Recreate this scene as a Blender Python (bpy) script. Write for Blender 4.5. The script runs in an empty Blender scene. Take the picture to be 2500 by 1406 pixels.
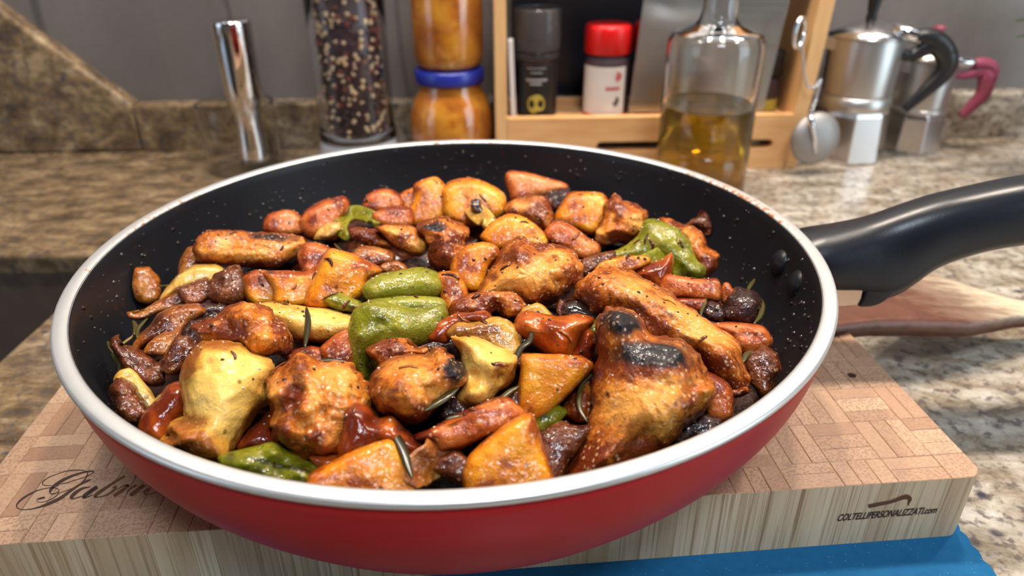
import bpy, bmesh, math, random
import numpy as np
from mathutils import Vector, Matrix, noise

random.seed(7)
SC = bpy.context.scene
COL = SC.collection

# ------------------------------------------------------------------ camera
F, PITCH, ROLL, HCAM = 1749.0, 0.49340, -0.00623, 0.21287
_fwd = np.array([0, math.cos(PITCH), -math.sin(PITCH)])
_u0 = np.array([0, math.sin(PITCH), math.cos(PITCH)]); _r0 = np.array([1.0, 0, 0])
RT = math.cos(ROLL) * _r0 + math.sin(ROLL) * _u0
UP = -math.sin(ROLL) * _r0 + math.cos(ROLL) * _u0
CAM = np.array([0, 0, HCAM])
cd = bpy.data.cameras.new('camera'); cam = bpy.data.objects.new('camera', cd); COL.objects.link(cam)
cd.sensor_width = 36; cd.lens = F / 2500 * 36; cd.clip_start = 0.005; cd.clip_end = 50
m = Matrix.Identity(4)
for i in range(3):
    m[i][0] = RT[i]; m[i][1] = UP[i]; m[i][2] = -_fwd[i]; m[i][3] = CAM[i]
cam.matrix_world = m
cd.dof.use_dof = True; cd.dof.focus_distance = 0.235; cd.dof.aperture_fstop = 10.5
SC.camera = cam

# ------------------------------------------------------------------ world, lamps, exposure
SC.view_settings.view_transform = 'Standard'; SC.view_settings.look = 'None'
SC.view_settings.gamma = 1; SC.view_settings.use_curve_mapping = False
SC.view_settings.exposure = 0.02
W = bpy.data.worlds.new('world'); SC.world = W; W.use_nodes = True
W.node_tree.nodes['Background'].inputs[0].default_value = (0.75, 0.68, 0.62, 1)
W.node_tree.nodes['Background'].inputs[1].default_value = 0.10

def area(name, loc, target, sx, sy, power, color):
    l = bpy.data.lights.new(name, 'AREA'); l.shape = 'RECTANGLE'; l.size = sx; l.size_y = sy
    l.energy = power; l.color = color
    o = bpy.data.objects.new(name, l); COL.objects.link(o); o.location = loc
    o.rotation_euler = (Vector(target) - Vector(loc)).to_track_quat('-Z', 'Y').to_euler()
    return o
# daylight of two glazed doors behind the cook, one each side
area('door_daylight', (-1.75, -0.55, 0.15), (-0.1, 0.45, 0.1), 0.75, 2.0, 8, (0.66, 0.82, 1.0))
area('door_daylight', (1.7, -0.45, 0.15), (0.1, 0.45, 0.1), 0.85, 2.0, 21, (0.70, 0.88, 1.0))
# ceiling lamp and the row of small spots under the wall cabinet
area('ceiling_lamp', (0.2, -0.45, 1.35), (0.0, 0.3, 0), 0.35, 0.3, 14, (0.78, 0.89, 1.0))
for sx in (-0.22, 0.02, 0.24, 0.52):
    area('cabinet_spot', (sx, 0.50, 0.78), (sx * 0.7, 0.40, 0), 0.045, 0.045, 3.0, (1.0, 0.84, 0.68))

area('cabinet_strip', (0.15, 0.515, 0.79), (0.15, 0.5, 0), 1.5, 0.035, 2.6, (0.86, 0.93, 1.0))

# ------------------------------------------------------------------ helpers
def ray(px, py):
    d = _fwd + (px - 1250) / F * RT - (py - 703) / F * UP
    return d
def on(px, py, z):
    d = ray(px, py); return CAM + d * ((z - HCAM) / d[2])
def aty(px, py, y):
    d = ray(px, py); return CAM + d * (y / d[1])
def onplane(px, py, p, n):
    d = ray(px, py); return CAM + d * (np.dot(p - CAM, n) / np.dot(d, n))

CROP = {'A': (240, 500, 3.905), 'B': (640, 400, 3.905), 'C': (1140, 400, 3.905), 'D': (1400, 500, 3.905),
        'E': (240, 800, 3.348), 'F': (640, 780, 3.195), 'G': (1000, 680, 2.604), 'I': (1340, 640, 2.603),
        'P': (0, 0, 1.0)}
def X(c, pts):
    ox, oy, s = CROP[c]
    return [(p[0] / s + ox, p[1] / s + oy) + tuple(p[2:]) for p in pts]

def link(o, parent=None):
    COL.objects.link(o)
    if parent is not None: o.parent = parent
    return o
def tag(o, label=None, cat=None, group=None, kind=None):
    if label: o['label'] = label
    if cat: o['category'] = cat
    if group: o['group'] = group
    if kind: o['kind'] = kind
    return o
def empty(name, loc, rz=0.0):
    o = bpy.data.objects.new(name, None); o.empty_display_size = 0.01
    o.location = loc; o.rotation_euler[2] = rz
    return link(o)
def mesh(name, verts, faces, mat=None, parent=None, loc=(0, 0, 0), smooth=True, tone=None):
    me = bpy.data.meshes.new(name)
    me.from_pydata([tuple(map(float, q)) for q in verts], [], faces); me.update()
    bm = bmesh.new(); bm.from_mesh(me); bmesh.ops.recalc_face_normals(bm, faces=bm.faces[:]); bm.to_mesh(me); bm.free()
    if smooth: me.polygons.foreach_set('use_smooth', [True] * len(me.polygons))
    if tone is not None:
        at = me.attributes.new('tone', 'FLOAT_COLOR', 'POINT')
        at.data.foreach_set('color', np.asarray(tone, dtype=np.float32).ravel())
    if mat: me.materials.append(mat)
    o = bpy.data.objects.new(name, me); o.location = loc
    return link(o, parent)
def bevel(o, w, seg=2, ang=35):
    b = o.modifiers.new('bevel', 'BEVEL'); b.width = w; b.segments = seg; b.limit_method = 'ANGLE'; b.angle_limit = math.radians(ang)
    b.harden_normals = False
    return o
def boxv(x0, x1, y0, y1, z0, z1):
    v = [(x, y, z) for z in (z0, z1) for x, y in ((x0, y0), (x1, y0), (x1, y1), (x0, y1))]
    f = [(3, 2, 1, 0), (4, 5, 6, 7), (0, 1, 5, 4), (1, 2, 6, 5), (2, 3, 7, 6), (3, 0, 4, 7)]
    return v, f
def box(name, b, mat, parent=None, loc=(0, 0, 0), bw=0.0):
    v, f = boxv(*b); o = mesh(name, v, f, mat, parent, loc, smooth=False)
    if bw: bevel(o, bw)
    return o
def lathe(name, prof, mat, parent=None, loc=(0, 0, 0), seg=48, smooth=True, closed=True, rot=0.0, tone=None):
    v = []; f = []; idx = []
    for r, z in prof:
        if r < 1e-6:
            idx.append([len(v)]); v.append((0, 0, z))
        else:
            idx.append(list(range(len(v), len(v) + seg)))
            v += [(r * math.cos(rot + 2 * math.pi * k / seg), r * math.sin(rot + 2 * math.pi * k / seg), z) for k in range(seg)]
    for a, b in zip(idx, idx[1:]):
        if len(a) == 1 and len(b) == 1: continue
        for k in range(seg):
            k2 = (k + 1) % seg
            if len(a) == 1: f.append((a[0], b[k2], b[k]))
            elif len(b) == 1: f.append((a[k], a[k2], b[0]))
            else: f.append((a[k], a[k2], b[k2], b[k]))
    return mesh(name, v, f, mat, parent, loc, smooth, tone)
def tube(name, pts, rad, mat, parent=None, loc=(0, 0, 0), seg=10, flat=1.0, upv=None):
    """sweep of an ellipse (radius per point, flattened along the second axis)"""
    pts = [np.array(p, float) for p in pts]; n = len(pts); v = []; f = []
    if not hasattr(rad, '__len__'): rad = [rad] * n
    prev = None
    for i, p in enumerate(pts):
        t = pts[min(i + 1, n - 1)] - pts[max(i - 1, 0)]; t /= np.linalg.norm(t)
        u = np.array(upv if upv is not None else (0, 0, 1), float) if prev is None else prev
        s = np.cross(t, u)
        if np.linalg.norm(s) < 1e-3: s = np.cross(t, (1, 0.3, 0))
        s /= np.linalg.norm(s); w = np.cross(s, t); prev = w
        for k in range(seg):
            a = 2 * math.pi * k / seg
            v.append(p + rad[i] * (math.cos(a) * s + flat * math.sin(a) * w))
    for i in range(n - 1):
        for k in range(seg):
            k2 = (k + 1) % seg
            f.append((i * seg + k, i * seg + k2, (i + 1) * seg + k2, (i + 1) * seg + k))
    f.append(tuple(range(seg))[::-1]); f.append(tuple(range((n - 1) * seg, n * seg)))
    return mesh(name, v, f, mat, parent, loc)
def spline(pts, per=6):
    P = [np.array(p, float) for p in pts]; P = [2 * P[0] - P[1]] + P + [2 * P[-1] - P[-2]]; out = []
    for i in range(1, len(P) - 2):
        for k in range(per):
            t = k / per
            out.append(0.5 * (2 * P[i] + (P[i + 1] - P[i - 1]) * t + (2 * P[i - 1] - 5 * P[i] + 4 * P[i + 1] - P[i + 2]) * t * t + (3 * P[i] - P[i - 1] - 3 * P[i + 1] + P[i + 2]) * t ** 3))
    out.append(P[-2]); return out
def prism(name, pts, nvec, th, mat, parent=None, loc=(0, 0, 0), bw=0.0):
    """polygon of 3-D points given a real thickness th along -nvec"""
    n = len(pts); nv = np.array(nvec, float); nv /= np.linalg.norm(nv)
    v = [np.array(p) - np.array(loc) for p in pts] + [np.array(p) - nv * th - np.array(loc) for p in pts]
    f = [tuple(range(n)), tuple(range(2 * n - 1, n - 1, -1))] + [(i, i + n, (i + 1) % n + n, (i + 1) % n) for i in range(n)]
    o = mesh(name, v, f, mat, parent, loc, smooth=False)
    if bw: bevel(o, bw)
    return o

# ------------------------------------------------------------------ materials
class NT:
    def __init__(s, name):
        s.m = bpy.data.materials.new(name); s.m.use_nodes = True; s.t = s.m.node_tree; s.n = s.t.nodes; s.l = s.t.links
        s.b = s.n['Principled BSDF']; s.co = None
    def new(s, ty, **k):
        o = s.n.new(ty)
        for a, b in k.items(): setattr(o, a, b)
        return o
    def coord(s, scale=(1, 1, 1), rot=(0, 0, 0), kind='Object'):
        t = s.new('ShaderNodeTexCoord'); mp = s.new('ShaderNodeMapping')
        mp.inputs['Scale'].default_value = scale; mp.inputs['Rotation'].default_value = rot
        s.l.new(t.outputs[kind], mp.inputs['Vector']); return mp.outputs[0]
    def noise(s, vec, scale, detail=4, rough=0.55, dist=0.0):
        o = s.new('ShaderNodeTexNoise'); o.inputs['Scale'].default_value = scale; o.inputs['Detail'].default_value = detail
        o.inputs['Roughness'].default_value = rough; o.inputs['Distortion'].default_value = dist
        s.l.new(vec, o.inputs['Vector']); return o.outputs['Fac']
    def voro(s, vec, scale, feature='F1', out='Distance', rnd=1.0):
        o = s.new('ShaderNodeTexVoronoi'); o.feature = feature; o.inputs['Scale'].default_value = scale; o.inputs['Randomness'].default_value = rnd
        s.l.new(vec, o.inputs['Vector']); return o.outputs[out]
    def ramp(s, fac, stops):
        o = s.new('ShaderNodeValToRGB'); cr = o.color_ramp
        while len(cr.elements) < len(stops): cr.elements.new(0.5)
        for e, (p, c) in zip(cr.elements, stops):
            e.position = p; e.color = (c, c, c, 1) if not hasattr(c, '__len__') else tuple(c) + (1,) * (4 - len(c))
        s.l.new(fac, o.inputs[0]); return o.outputs[0]
    def mix(s, fac, a, b, mode='MIX'):
        o = s.new('ShaderNodeMix'); o.data_type = 'RGBA'; o.blend_type = mode
        for sock, val in ((o.inputs[0], fac), (o.inputs[6], a), (o.inputs[7], b)):
            if hasattr(val, 'is_output'): s.l.new(val, sock)
            elif hasattr(val, '__len__'): sock.default_value = tuple(val) + (1,) * (4 - len(val))
            else: sock.default_value = val if sock is o.inputs[0] else (val, val, val, 1)
        return o.outputs[2]
    def math(s, op, a, b=0.0, clamp=False):
        o = s.new('ShaderNodeMath', operation=op, use_clamp=clamp)
        for sock, val in ((o.inputs[0], a), (o.inputs[1], b)):
            if hasattr(val, 'is_output'): s.l.new(val, sock)
            else: sock.default_value = val
        return o.outputs[0]
    def attr(s, name):
        o = s.new('ShaderNodeAttribute', attribute_name=name); sp = s.new('ShaderNodeSeparateColor')
        s.l.new(o.outputs['Color'], sp.inputs[0]); return sp.outputs
    def bump(s, h, strength=0.3, dist=0.001, normal=None):
        o = s.new('ShaderNodeBump'); o.inputs['Strength'].default_value = strength; o.inputs['Distance'].default_value = dist
        s.l.new(h, o.inputs['Height'])
        if normal is not None: s.l.new(normal, o.inputs['Normal'])
        return o.outputs[0]
    def set(s, **k):
        for a, b in k.items():
            sock = s.b.inputs[a.replace('_', ' ')]
            if hasattr(b, 'is_output'): s.l.new(b, sock)
            elif hasattr(b, '__len__') and len(b) == 3 and sock.type == 'RGBA': sock.default_value = tuple(b) + (1,)
            else: sock.default_value = b
        return s
def simple(name, col, rough=0.5, metal=0.0, **k):
    t = NT(name); v = t.coord(); n = t.noise(v, 60, 3)
    c = t.mix(n, tuple(x * 0.88 for x in col), tuple(min(1, x * 1.12) for x in col))
    t.set(Base_Color=c, Roughness=rough, Metallic=metal, **k); return t.m
def glass(name, col=(1, 1, 1), ior=1.45, rough=0.0):
    t = NT(name); t.set(Base_Color=col, Transmission_Weight=1.0, IOR=ior, Roughness=rough); return t.m

def cap_plastic():
    t = NT('clear_cap_plastic'); t.set(Base_Color=(0.26, 0.235, 0.235), Transmission_Weight=0.80, Roughness=0.08, IOR=1.3); return t.m
def oilmat():
    t = NT('olive_oil'); n = t.noise(t.coord(), 20, 2); t.set(Base_Color=t.mix(n, (0.66, 0.33, 0.004), (0.74, 0.40, 0.006)), Transmission_Weight=0.88, Roughness=0.02, IOR=1.46); return t.m
def frost():
    t = NT('cloudy_acrylic'); t.set(Base_Color=(0.85, 0.85, 0.88), Transmission_Weight=0.6, Roughness=0.12, IOR=1.3); return t.m

def mk_granite():
    t = NT('granite'); v = t.coord((1, 1.9, 1.5), (0, 0, 0.12))
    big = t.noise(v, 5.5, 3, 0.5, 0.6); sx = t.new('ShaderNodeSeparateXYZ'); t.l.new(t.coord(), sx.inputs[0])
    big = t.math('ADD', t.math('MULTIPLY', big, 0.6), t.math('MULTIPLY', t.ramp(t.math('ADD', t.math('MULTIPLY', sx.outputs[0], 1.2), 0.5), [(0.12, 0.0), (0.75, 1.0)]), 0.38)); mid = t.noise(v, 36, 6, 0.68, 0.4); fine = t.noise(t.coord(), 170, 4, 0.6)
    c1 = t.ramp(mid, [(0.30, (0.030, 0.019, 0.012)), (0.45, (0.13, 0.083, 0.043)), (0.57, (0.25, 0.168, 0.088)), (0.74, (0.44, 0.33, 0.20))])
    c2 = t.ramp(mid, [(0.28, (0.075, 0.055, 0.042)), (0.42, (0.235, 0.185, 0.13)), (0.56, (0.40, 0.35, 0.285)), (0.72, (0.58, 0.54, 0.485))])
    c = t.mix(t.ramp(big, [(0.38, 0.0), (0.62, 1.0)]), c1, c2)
    c = t.mix(t.ramp(fine, [(0.38, 0.8), (0.49, 0.0)]), c, (0.09, 0.07, 0.065))
    vs = t.voro(t.coord((1, 1.3, 1)), 62, 'F1')
    sp = t.math('MULTIPLY', t.ramp(vs, [(0.10, 1.0), (0.24, 0.0)]), t.ramp(t.noise(t.coord(), 30, 2), [(0.5, 0.0), (0.6, 1.0)]))
    c = t.mix(sp, c, (0.045, 0.04, 0.055))
    c = t.mix(t.math('MULTIPLY', t.ramp(fine, [(0.62, 0.0), (0.72, 0.6)]), big), c, (0.66, 0.61, 0.52))
    t.set(Base_Color=c, Roughness=0.22, Specular_IOR_Level=0.45); return t.m
def mk_wall():
    t = NT('grey_wall_tile'); v = t.coord((1, 1, 0.35))
    n = t.noise(v, 5, 5, 0.6, 0.4); n2 = t.noise(t.coord((1, 1, 0.12)), 26, 3, 0.5, 0.3); n3 = t.noise(t.coord(), 160, 3)
    c = t.ramp(n, [(0.3, (0.085, 0.078, 0.078)), (0.5, (0.135, 0.116, 0.108)), (0.7, (0.18, 0.155, 0.145))])
    vn = t.math('ABSOLUTE', t.math('SUBTRACT', t.noise(t.coord((1, 1, 0.10)), 9, 3, 0.5, 0.15), 0.56))
    c = t.mix(t.math('MULTIPLY', t.ramp(vn, [(0.004, 0.8), (0.014, 0.0)]), t.ramp(n2, [(0.45, 0.0), (0.6, 1.0)])), c, (0.05, 0.045, 0.045))
    c = t.mix(t.math('MULTIPLY', n3, 0.25), c, (0.2, 0.19, 0.18))
    t.set(Base_Color=c, Roughness=0.28); return t.m
def mk_bamboo():
    t = NT('bamboo_block'); geo = t.new('ShaderNodeNewGeometry'); sp = t.new('ShaderNodeSeparateXYZ')
    t.l.new(geo.outputs['Normal'], sp.inputs[0]); top = t.ramp(sp.outputs['Z'], [(0.45, 0.0), (0.6, 1.0)])
    tn = t.attr('tone')
    v = t.coord()
    dots = t.voro(v, 950, 'F1'); dd = t.ramp(dots, [(0.32, 1.0), (0.58, 0.0)])
    gr = t.noise(t.coord((1, 1, 1)), 35, 3, 0.5, 0.5)
    endg = t.mix(tn[0], (0.36, 0.20, 0.118), (0.60, 0.40, 0.25))
    endg = t.mix(t.math('MULTIPLY', gr, 0.35), endg, (0.27, 0.12, 0.06))
    endd = t.mix(t.math('MULTIPLY', dd, t.math('ADD', t.math('MULTIPLY', tn[1], 0.40), 0.16)), endg, (0.20, 0.098, 0.066))
    s1 = t.noise(t.coord((1, 1, 0.02)), 420, 4, 0.6); s2 = t.noise(t.coord((1, 1, 0.04)), 70, 4, 0.6)
    side = t.mix(t.ramp(s2, [(0.3, 0.0), (0.7, 1.0)]), (0.50, 0.365, 0.215), (0.74, 0.615, 0.44))
    side = t.mix(t.ramp(t.noise(t.coord((1, 1, 0.015)), 900, 3, 0.55), [(0.38, 0.55), (0.46, 0.0)]), side, (0.36, 0.23, 0.12))
    side = t.mix(t.ramp(s1, [(0.36, 0.75), (0.46, 0.0)]), side, (0.25, 0.145, 0.07))
    side = t.mix(t.math('MULTIPLY', tn[2], 0.45), side, (0.40, 0.26, 0.14))
    c = t.mix(top, side, endd)
    t.set(Base_Color=c, Roughness=0.5, Normal=t.bump(t.mix(top, s1, dots), 0.25, 0.0004)); return t.m
def mk_wood(name, a, b, scale=(1, 1, 0.12), rough=0.45):
    t = NT(name); n = t.noise(t.coord(scale), 120, 5, 0.6, 0.4); n2 = t.noise(t.coord(), 14, 2)
    c = t.mix(t.ramp(n, [(0.3, 0.0), (0.7, 1.0)]), a, b); c = t.mix(t.math('MULTIPLY', n2, 0.3), c, tuple(x * 0.7 for x in a))
    t.set(Base_Color=c, Roughness=rough); return t.m
def mk_spatula():
    t = NT('stained_spatula_wood'); tn = t.attr('tone'); n = t.noise(t.coord((1, 8, 8)), 28, 5, 0.65); n2 = t.noise(t.coord(), 120, 4, 0.6)
    wood = t.mix(n, (0.62, 0.50, 0.36), (0.78, 0.68, 0.52))
    st = t.ramp(t.math('ADD', tn[0], t.math('MULTIPLY', t.math('SUBTRACT', n, 0.5), 0.9)), [(0.25, 0.0), (0.5, 0.75), (0.8, 1.0)])
    stain = t.mix(n2, (0.065, 0.018, 0.011), (0.22, 0.085, 0.048))
    c = t.mix(st, wood, stain)
    t.set(Base_Color=c, Roughness=t.mix(st, 0.6, 0.42), Normal=t.bump(n2, 0.5, 0.0012)); return t.m
def mk_lining():
    t = NT('black_nonstick_lining'); n = t.noise(t.coord(), 60, 5, 0.65); n2 = t.voro(t.coord(), 130); n3 = t.noise(t.coord(), 22, 3)
    spl = t.math('MULTIPLY', t.ramp(n2, [(0.12, 1.0), (0.22, 0.0)]), t.ramp(n3, [(0.46, 0.0), (0.6, 1.0)]))
    c = t.mix(spl, (0.009, 0.010, 0.013), (0.030, 0.014, 0.008))
    t.set(Base_Color=c, Roughness=t.mix(n, 0.30, 0.48), Specular_IOR_Level=0.32, Normal=t.bump(t.noise(t.coord(), 900, 2), 0.08, 0.0003)); return t.m
def mk_rim():
    t = NT('bare_aluminium_rim'); tn = t.attr('tone'); n = t.noise(t.coord(), 330, 4, 0.65); n2 = t.noise(t.coord(), 40, 3)
    st = t.ramp(t.math('MULTIPLY', tn[0], n), [(0.37, 0.0), (0.47, 1.0)])
    c = t.mix(t.math('MULTIPLY', n2, 0.5), (0.80, 0.80, 0.80), (0.62, 0.60, 0.57))
    c = t.mix(st, c, (0.42, 0.14, 0.03))
    t.set(Base_Color=c, Metallic=t.mix(st, 0.75, 0.0), Roughness=0.38); return t.m
def mk_redpan():
    t = NT('red_pan_enamel'); n = t.noise(t.coord(), 700, 2)
    t.set(Base_Color=(0.40, 0.006, 0.012), Roughness=0.42, Specular_IOR_Level=0.35, Normal=t.bump(n, 0.03, 0.0003)); return t.m
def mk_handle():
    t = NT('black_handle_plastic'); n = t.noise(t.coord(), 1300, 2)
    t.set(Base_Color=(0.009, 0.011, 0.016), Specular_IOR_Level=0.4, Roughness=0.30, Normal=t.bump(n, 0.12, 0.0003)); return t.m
def mk_steel(name, col=(0.75, 0.73, 0.71), rough=0.12, brushed=False):
    t = NT(name); n = t.noise(t.coord((1, 1, 0.03) if not brushed else (0.02, 1, 1)), 300, 3)
    t.set(Base_Color=col, Metallic=1.0, Roughness=t.mix(n, rough * 0.8, rough * 1.3)); return t.m
def mk_jam():
    t = NT('apricot_jam'); n = t.noise(t.coord(), 38, 4, 0.6, 0.6); n2 = t.noise(t.coord(), 90, 3)
    c = t.ramp(n, [(0.3, (0.24, 0.065, 0.008)), (0.5, (0.38, 0.125, 0.014)), (0.7, (0.52, 0.23, 0.022))])
    c = t.mix(t.ramp(n2, [(0.33, 0.5), (0.42, 0)]), c, (0.20, 0.05, 0.01))
    t.set(Base_Color=c, Roughness=0.12, Coat_Weight=1.0, Coat_Roughness=0.02); return t.m
def mk_mat():
    t = NT('blue_cloth'); n = t.noise(t.coord(), 260, 4, 0.6); n2 = t.voro(t.coord(), 500)
    c = t.mix(n, (0.008, 0.085, 0.21), (0.015, 0.135, 0.29)); c = t.mix(t.ramp(n2, [(0.05, 1), (0.1, 0)]), c, (0.25, 0.36, 0.45))
    t.set(Base_Color=c, Roughness=0.85, Specular_IOR_Level=0.15, Normal=t.bump(n, 0.3, 0.0006)); return t.m

def food(name, light, mid, dark, nscale=70, rough=0.34, spec=0.0, sss=0.0, coat=0.32, bump=0.5, fib=None, bal=0.0):
    """browned food: noise between light, mid and dark; tone.r = char, tone.g = pale, tone.b = extra browning"""
    t = NT(name); v = t.coord(); tn = t.attr('tone')
    n = t.noise(v, nscale, 5, 0.62, 0.7); nf = t.noise(v, nscale * 7, 4, 0.65)
    fac = t.math('ADD', t.math('ADD', t.math('MULTIPLY', n, 0.68), t.math('MULTIPLY', nf, 0.36)), bal - 0.02)
    fac = t.math('SUBTRACT', t.math('ADD', fac, t.math('MULTIPLY', tn[1], 0.28)), t.math('MULTIPLY', tn[2], 0.36))
    if fib: fac = t.math('ADD', fac, t.math('MULTIPLY', t.math('SUBTRACT', t.noise(t.coord(fib, (0.3, 0.2, 0.5)), 300, 4, 0.6, 0.5), 0.5), 0.32))
    c = t.ramp(fac, [(0.33, dark), (0.47, mid), (0.62, light)])
    pale = tuple(min(0.9, x * 1.25 + 0.06) for x in light)
    c = t.mix(t.math('MULTIPLY', tn[1], 0.45), c, pale)
    ch = t.ramp(t.math('ADD', tn[0], t.math('ADD', t.math('MULTIPLY', t.math('SUBTRACT', nf, 0.5), 0.6), t.math('MULTIPLY', t.math('SUBTRACT', t.noise(v, 150, 3), 0.5), 0.9))), [(0.25, 0.0), (0.42, 0.65), (0.58, 1.0)])
    chc = t.ramp(tn[0], [(0.30, (0.085, 0.016, 0.010)), (0.60, (0.012, 0.008, 0.009))])
    c = t.mix(ch, c, chc)
    if spec:
        vs = t.voro(v, 520); g = t.math('MULTIPLY', t.ramp(vs, [(0.20, 1.0), (0.32, 0.0)]), t.ramp(t.noise(v, 80, 2), [(0.44, 0.0), (0.56, 1.0)]))
        c = t.mix(t.math('MULTIPLY', g, spec), c, (0.86, 0.56, 0.32))
        vd = t.voro(t.coord((1, 1, 1), (0.4, 0.2, 0.9)), 210); g2 = t.math('MULTIPLY', t.ramp(vd, [(0.12, 1.0), (0.2, 0.0)]), t.ramp(t.noise(v, 60, 2), [(0.5, 0.0), (0.62, 1.0)]))
        c = t.mix(t.math('MULTIPLY', g2, 0.75), c, (0.10, 0.018, 0.008))
    h = t.math('ADD', t.math('MULTIPLY', t.noise(v, 300, 5, 0.62), 0.8), t.math('MULTIPLY', t.ramp(t.voro(v, 850), [(0.0, 1.0), (0.45, 0.0)]), 0.22))
    if fib: h = t.math('ADD', h, t.math('MULTIPLY', t.noise(t.coord(fib), 260, 3, 0.5, 0.6), 1.0))
    nrm = t.bump(h, bump, 0.0016)
    wet = t.bump(t.math('ADD', t.noise(v, 210, 3, 0.5), t.math('MULTIPLY', t.noise(v, 620, 2, 0.5), 0.35)), 0.55, 0.0016)
    t.set(Base_Color=c, Roughness=t.mix(ch, rough, 0.5), Specular_IOR_Level=0.22, Coat_Weight=coat, Coat_Roughness=0.07, Normal=nrm, Coat_Normal=wet)
    if sss:
        t.set(Subsurface_Weight=sss, Subsurface_Scale=0.004, Subsurface_Radius=(1.0, 0.45, 0.15))
    return t.m

M = dict(
    granite=mk_granite(), wall=mk_wall(), bamboo=mk_bamboo(), red=mk_redpan(), lining=mk_lining(), rim=mk_rim(), handle=mk_handle(),
    steel=mk_steel('polished_steel', (0.80, 0.80, 0.82), 0.07), brushed=mk_steel('brushed_steel', (0.46, 0.45, 0.43), 0.32, True),
    alu=mk_steel('cast_aluminium', (0.60, 0.575, 0.55), 0.36), alu_base=mk_steel('polished_aluminium', (0.68, 0.65, 0.64), 0.22),
    copper=mk_steel('warm_steel_bracket', (0.78, 0.60, 0.50), 0.2),
    glass=glass('clear_glass'), oil=oilmat(), acrylic=glass('clear_acrylic', (0.97, 0.97, 0.98), 1.32), tumbler=glass('thin_glass', (0.98, 0.98, 0.98), 1.22), frost=frost(),
    jam=mk_jam(), lidblue=simple('blue_lid', (0.012, 0.022, 0.24), 0.3), rack=mk_wood('bamboo_rack', (0.60, 0.30, 0.11), (0.75, 0.43, 0.19), (0.15, 1, 1)),
    post=mk_wood('bamboo_post', (0.62, 0.34, 0.13), (0.76, 0.47, 0.22)),
    black=simple('black_plastic', (0.012, 0.012, 0.014), 0.32), pink=simple('mauve_plastic', (0.26, 0.045, 0.085), 0.35), redcap=simple('red_cap_plastic', (0.62, 0.008, 0.008), 0.3),
    label=simple('white_label', (0.58, 0.52, 0.47), 0.5), blacklabel=simple('black_label', (0.008, 0.008, 0.009), 0.35), gold=simple('gold_print', (0.42, 0.33, 0.05), 0.4),
    printgrey=simple('grey_print', (0.30, 0.28, 0.26), 0.5), printred=simple('red_print', (0.45, 0.10, 0.10), 0.5), printdark=simple('dark_print', (0.05, 0.05, 0.045), 0.5),
    hob=simple('black_glass', (0.012, 0.010, 0.010), 0.12), mat=mk_mat(), spatula=mk_spatula(), burn=simple('burnt_engraving', (0.035, 0.011, 0.006), 0.6),
    burn2=simple('lighter_burnt_engraving', (0.11, 0.04, 0.015), 0.6), leaf=simple('green_leaf', (0.10, 0.30, 0.03), 0.4), dark_shelf=simple('dark_wood', (0.03, 0.025, 0.022), 0.5),
    paper=simple('white_plastic', (0.62, 0.60, 0.58), 0.4), mesh=mk_steel('fine_steel_mesh', (0.40, 0.38, 0.37), 0.55),
    dregs=simple('dark_spice', (0.05, 0.025, 0.03), 0.5), clearcap=cap_plastic(),
    chicken=food('roast_chicken', (0.70, 0.275, 0.036), (0.48, 0.125, 0.011), (0.16, 0.025, 0.004), 75, spec=0.5, bal=-0.025, fib=(1, 1, 0.25), sss=0.12),
    skin=food('pale_chicken_skin', (0.78, 0.45, 0.095), (0.62, 0.28, 0.032), (0.30, 0.08, 0.008), 42, rough=0.28, spec=0.2, fib=(0.3, 1, 0.5), sss=0.2, bal=0.02, bump=0.32, coat=0.36),
    potato=food('roast_potato', (0.76, 0.30, 0.012), (0.62, 0.175, 0.006), (0.28, 0.048, 0.004), 50, spec=0.55, sss=0.2, bal=0.03, bump=0.35),
    carrot=food('roast_carrot', (0.58, 0.175, 0.032), (0.43, 0.085, 0.012), (0.17, 0.022, 0.005), 60, spec=0.45, sss=0.15, bal=0.0, bump=0.4),
    tomato=food('stewed_tomato', (0.52, 0.14, 0.014), (0.34, 0.055, 0.006), (0.14, 0.018, 0.005), 40, rough=0.12, sss=0.2, bump=0.18, coat=0.5),
    pepper=food('green_pepper', (0.26, 0.235, 0.012), (0.15, 0.145, 0.006), (0.045, 0.040, 0.004), 55, rough=0.16, spec=0.2, bump=0.45, bal=0.04, coat=0.5),
    onion=food('browned_onion', (0.44, 0.16, 0.020), (0.25, 0.062, 0.008), (0.075, 0.015, 0.004), 60, rough=0.16, spec=0.25, sss=0.2, bump=0.4, coat=0.5),
    palonion=food('pale_onion', (0.66, 0.42, 0.10), (0.50, 0.25, 0.035), (0.22, 0.075, 0.012), 50, rough=0.16, spec=0.2, sss=0.2, bump=0.3, coat=0.5),
    brown=food('dark_browned_food', (0.22, 0.056, 0.012), (0.10, 0.022, 0.006), (0.028, 0.007, 0.004), 80, rough=0.2, spec=0.3, bump=0.7, coat=0.5),
    burnt=food('burnt_food', (0.075, 0.022, 0.016), (0.03, 0.010, 0.009), (0.010, 0.006, 0.006), 90, rough=0.25, spec=0.15, bump=0.9, coat=0.5),
    olive=food('black_olive', (0.030, 0.022, 0.016), (0.016, 0.012, 0.010), (0.008, 0.006, 0.006), 50, rough=0.12, bump=0.2, coat=1.0),
    herb=simple('rosemary', (0.060, 0.046, 0.010), 0.25), herbdark=simple('dark_rosemary', (0.028, 0.023, 0.008), 0.22), twig=simple('rosemary_stem', (0.16, 0.10, 0.02), 0.4),
    sauce=food('glossy_brown_sauce', (0.11, 0.026, 0.008), (0.045, 0.011, 0.005), (0.014, 0.005, 0.004), 90, rough=0.14, bump=0.5, coat=0.5),
)
t = NT('clear_oil_bead'); t.set(Base_Color=(0.05, 0.035, 0.025), Roughness=0.05, Coat_Weight=1.0, Coat_Roughness=0.02); M['bead'] = t.m

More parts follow.
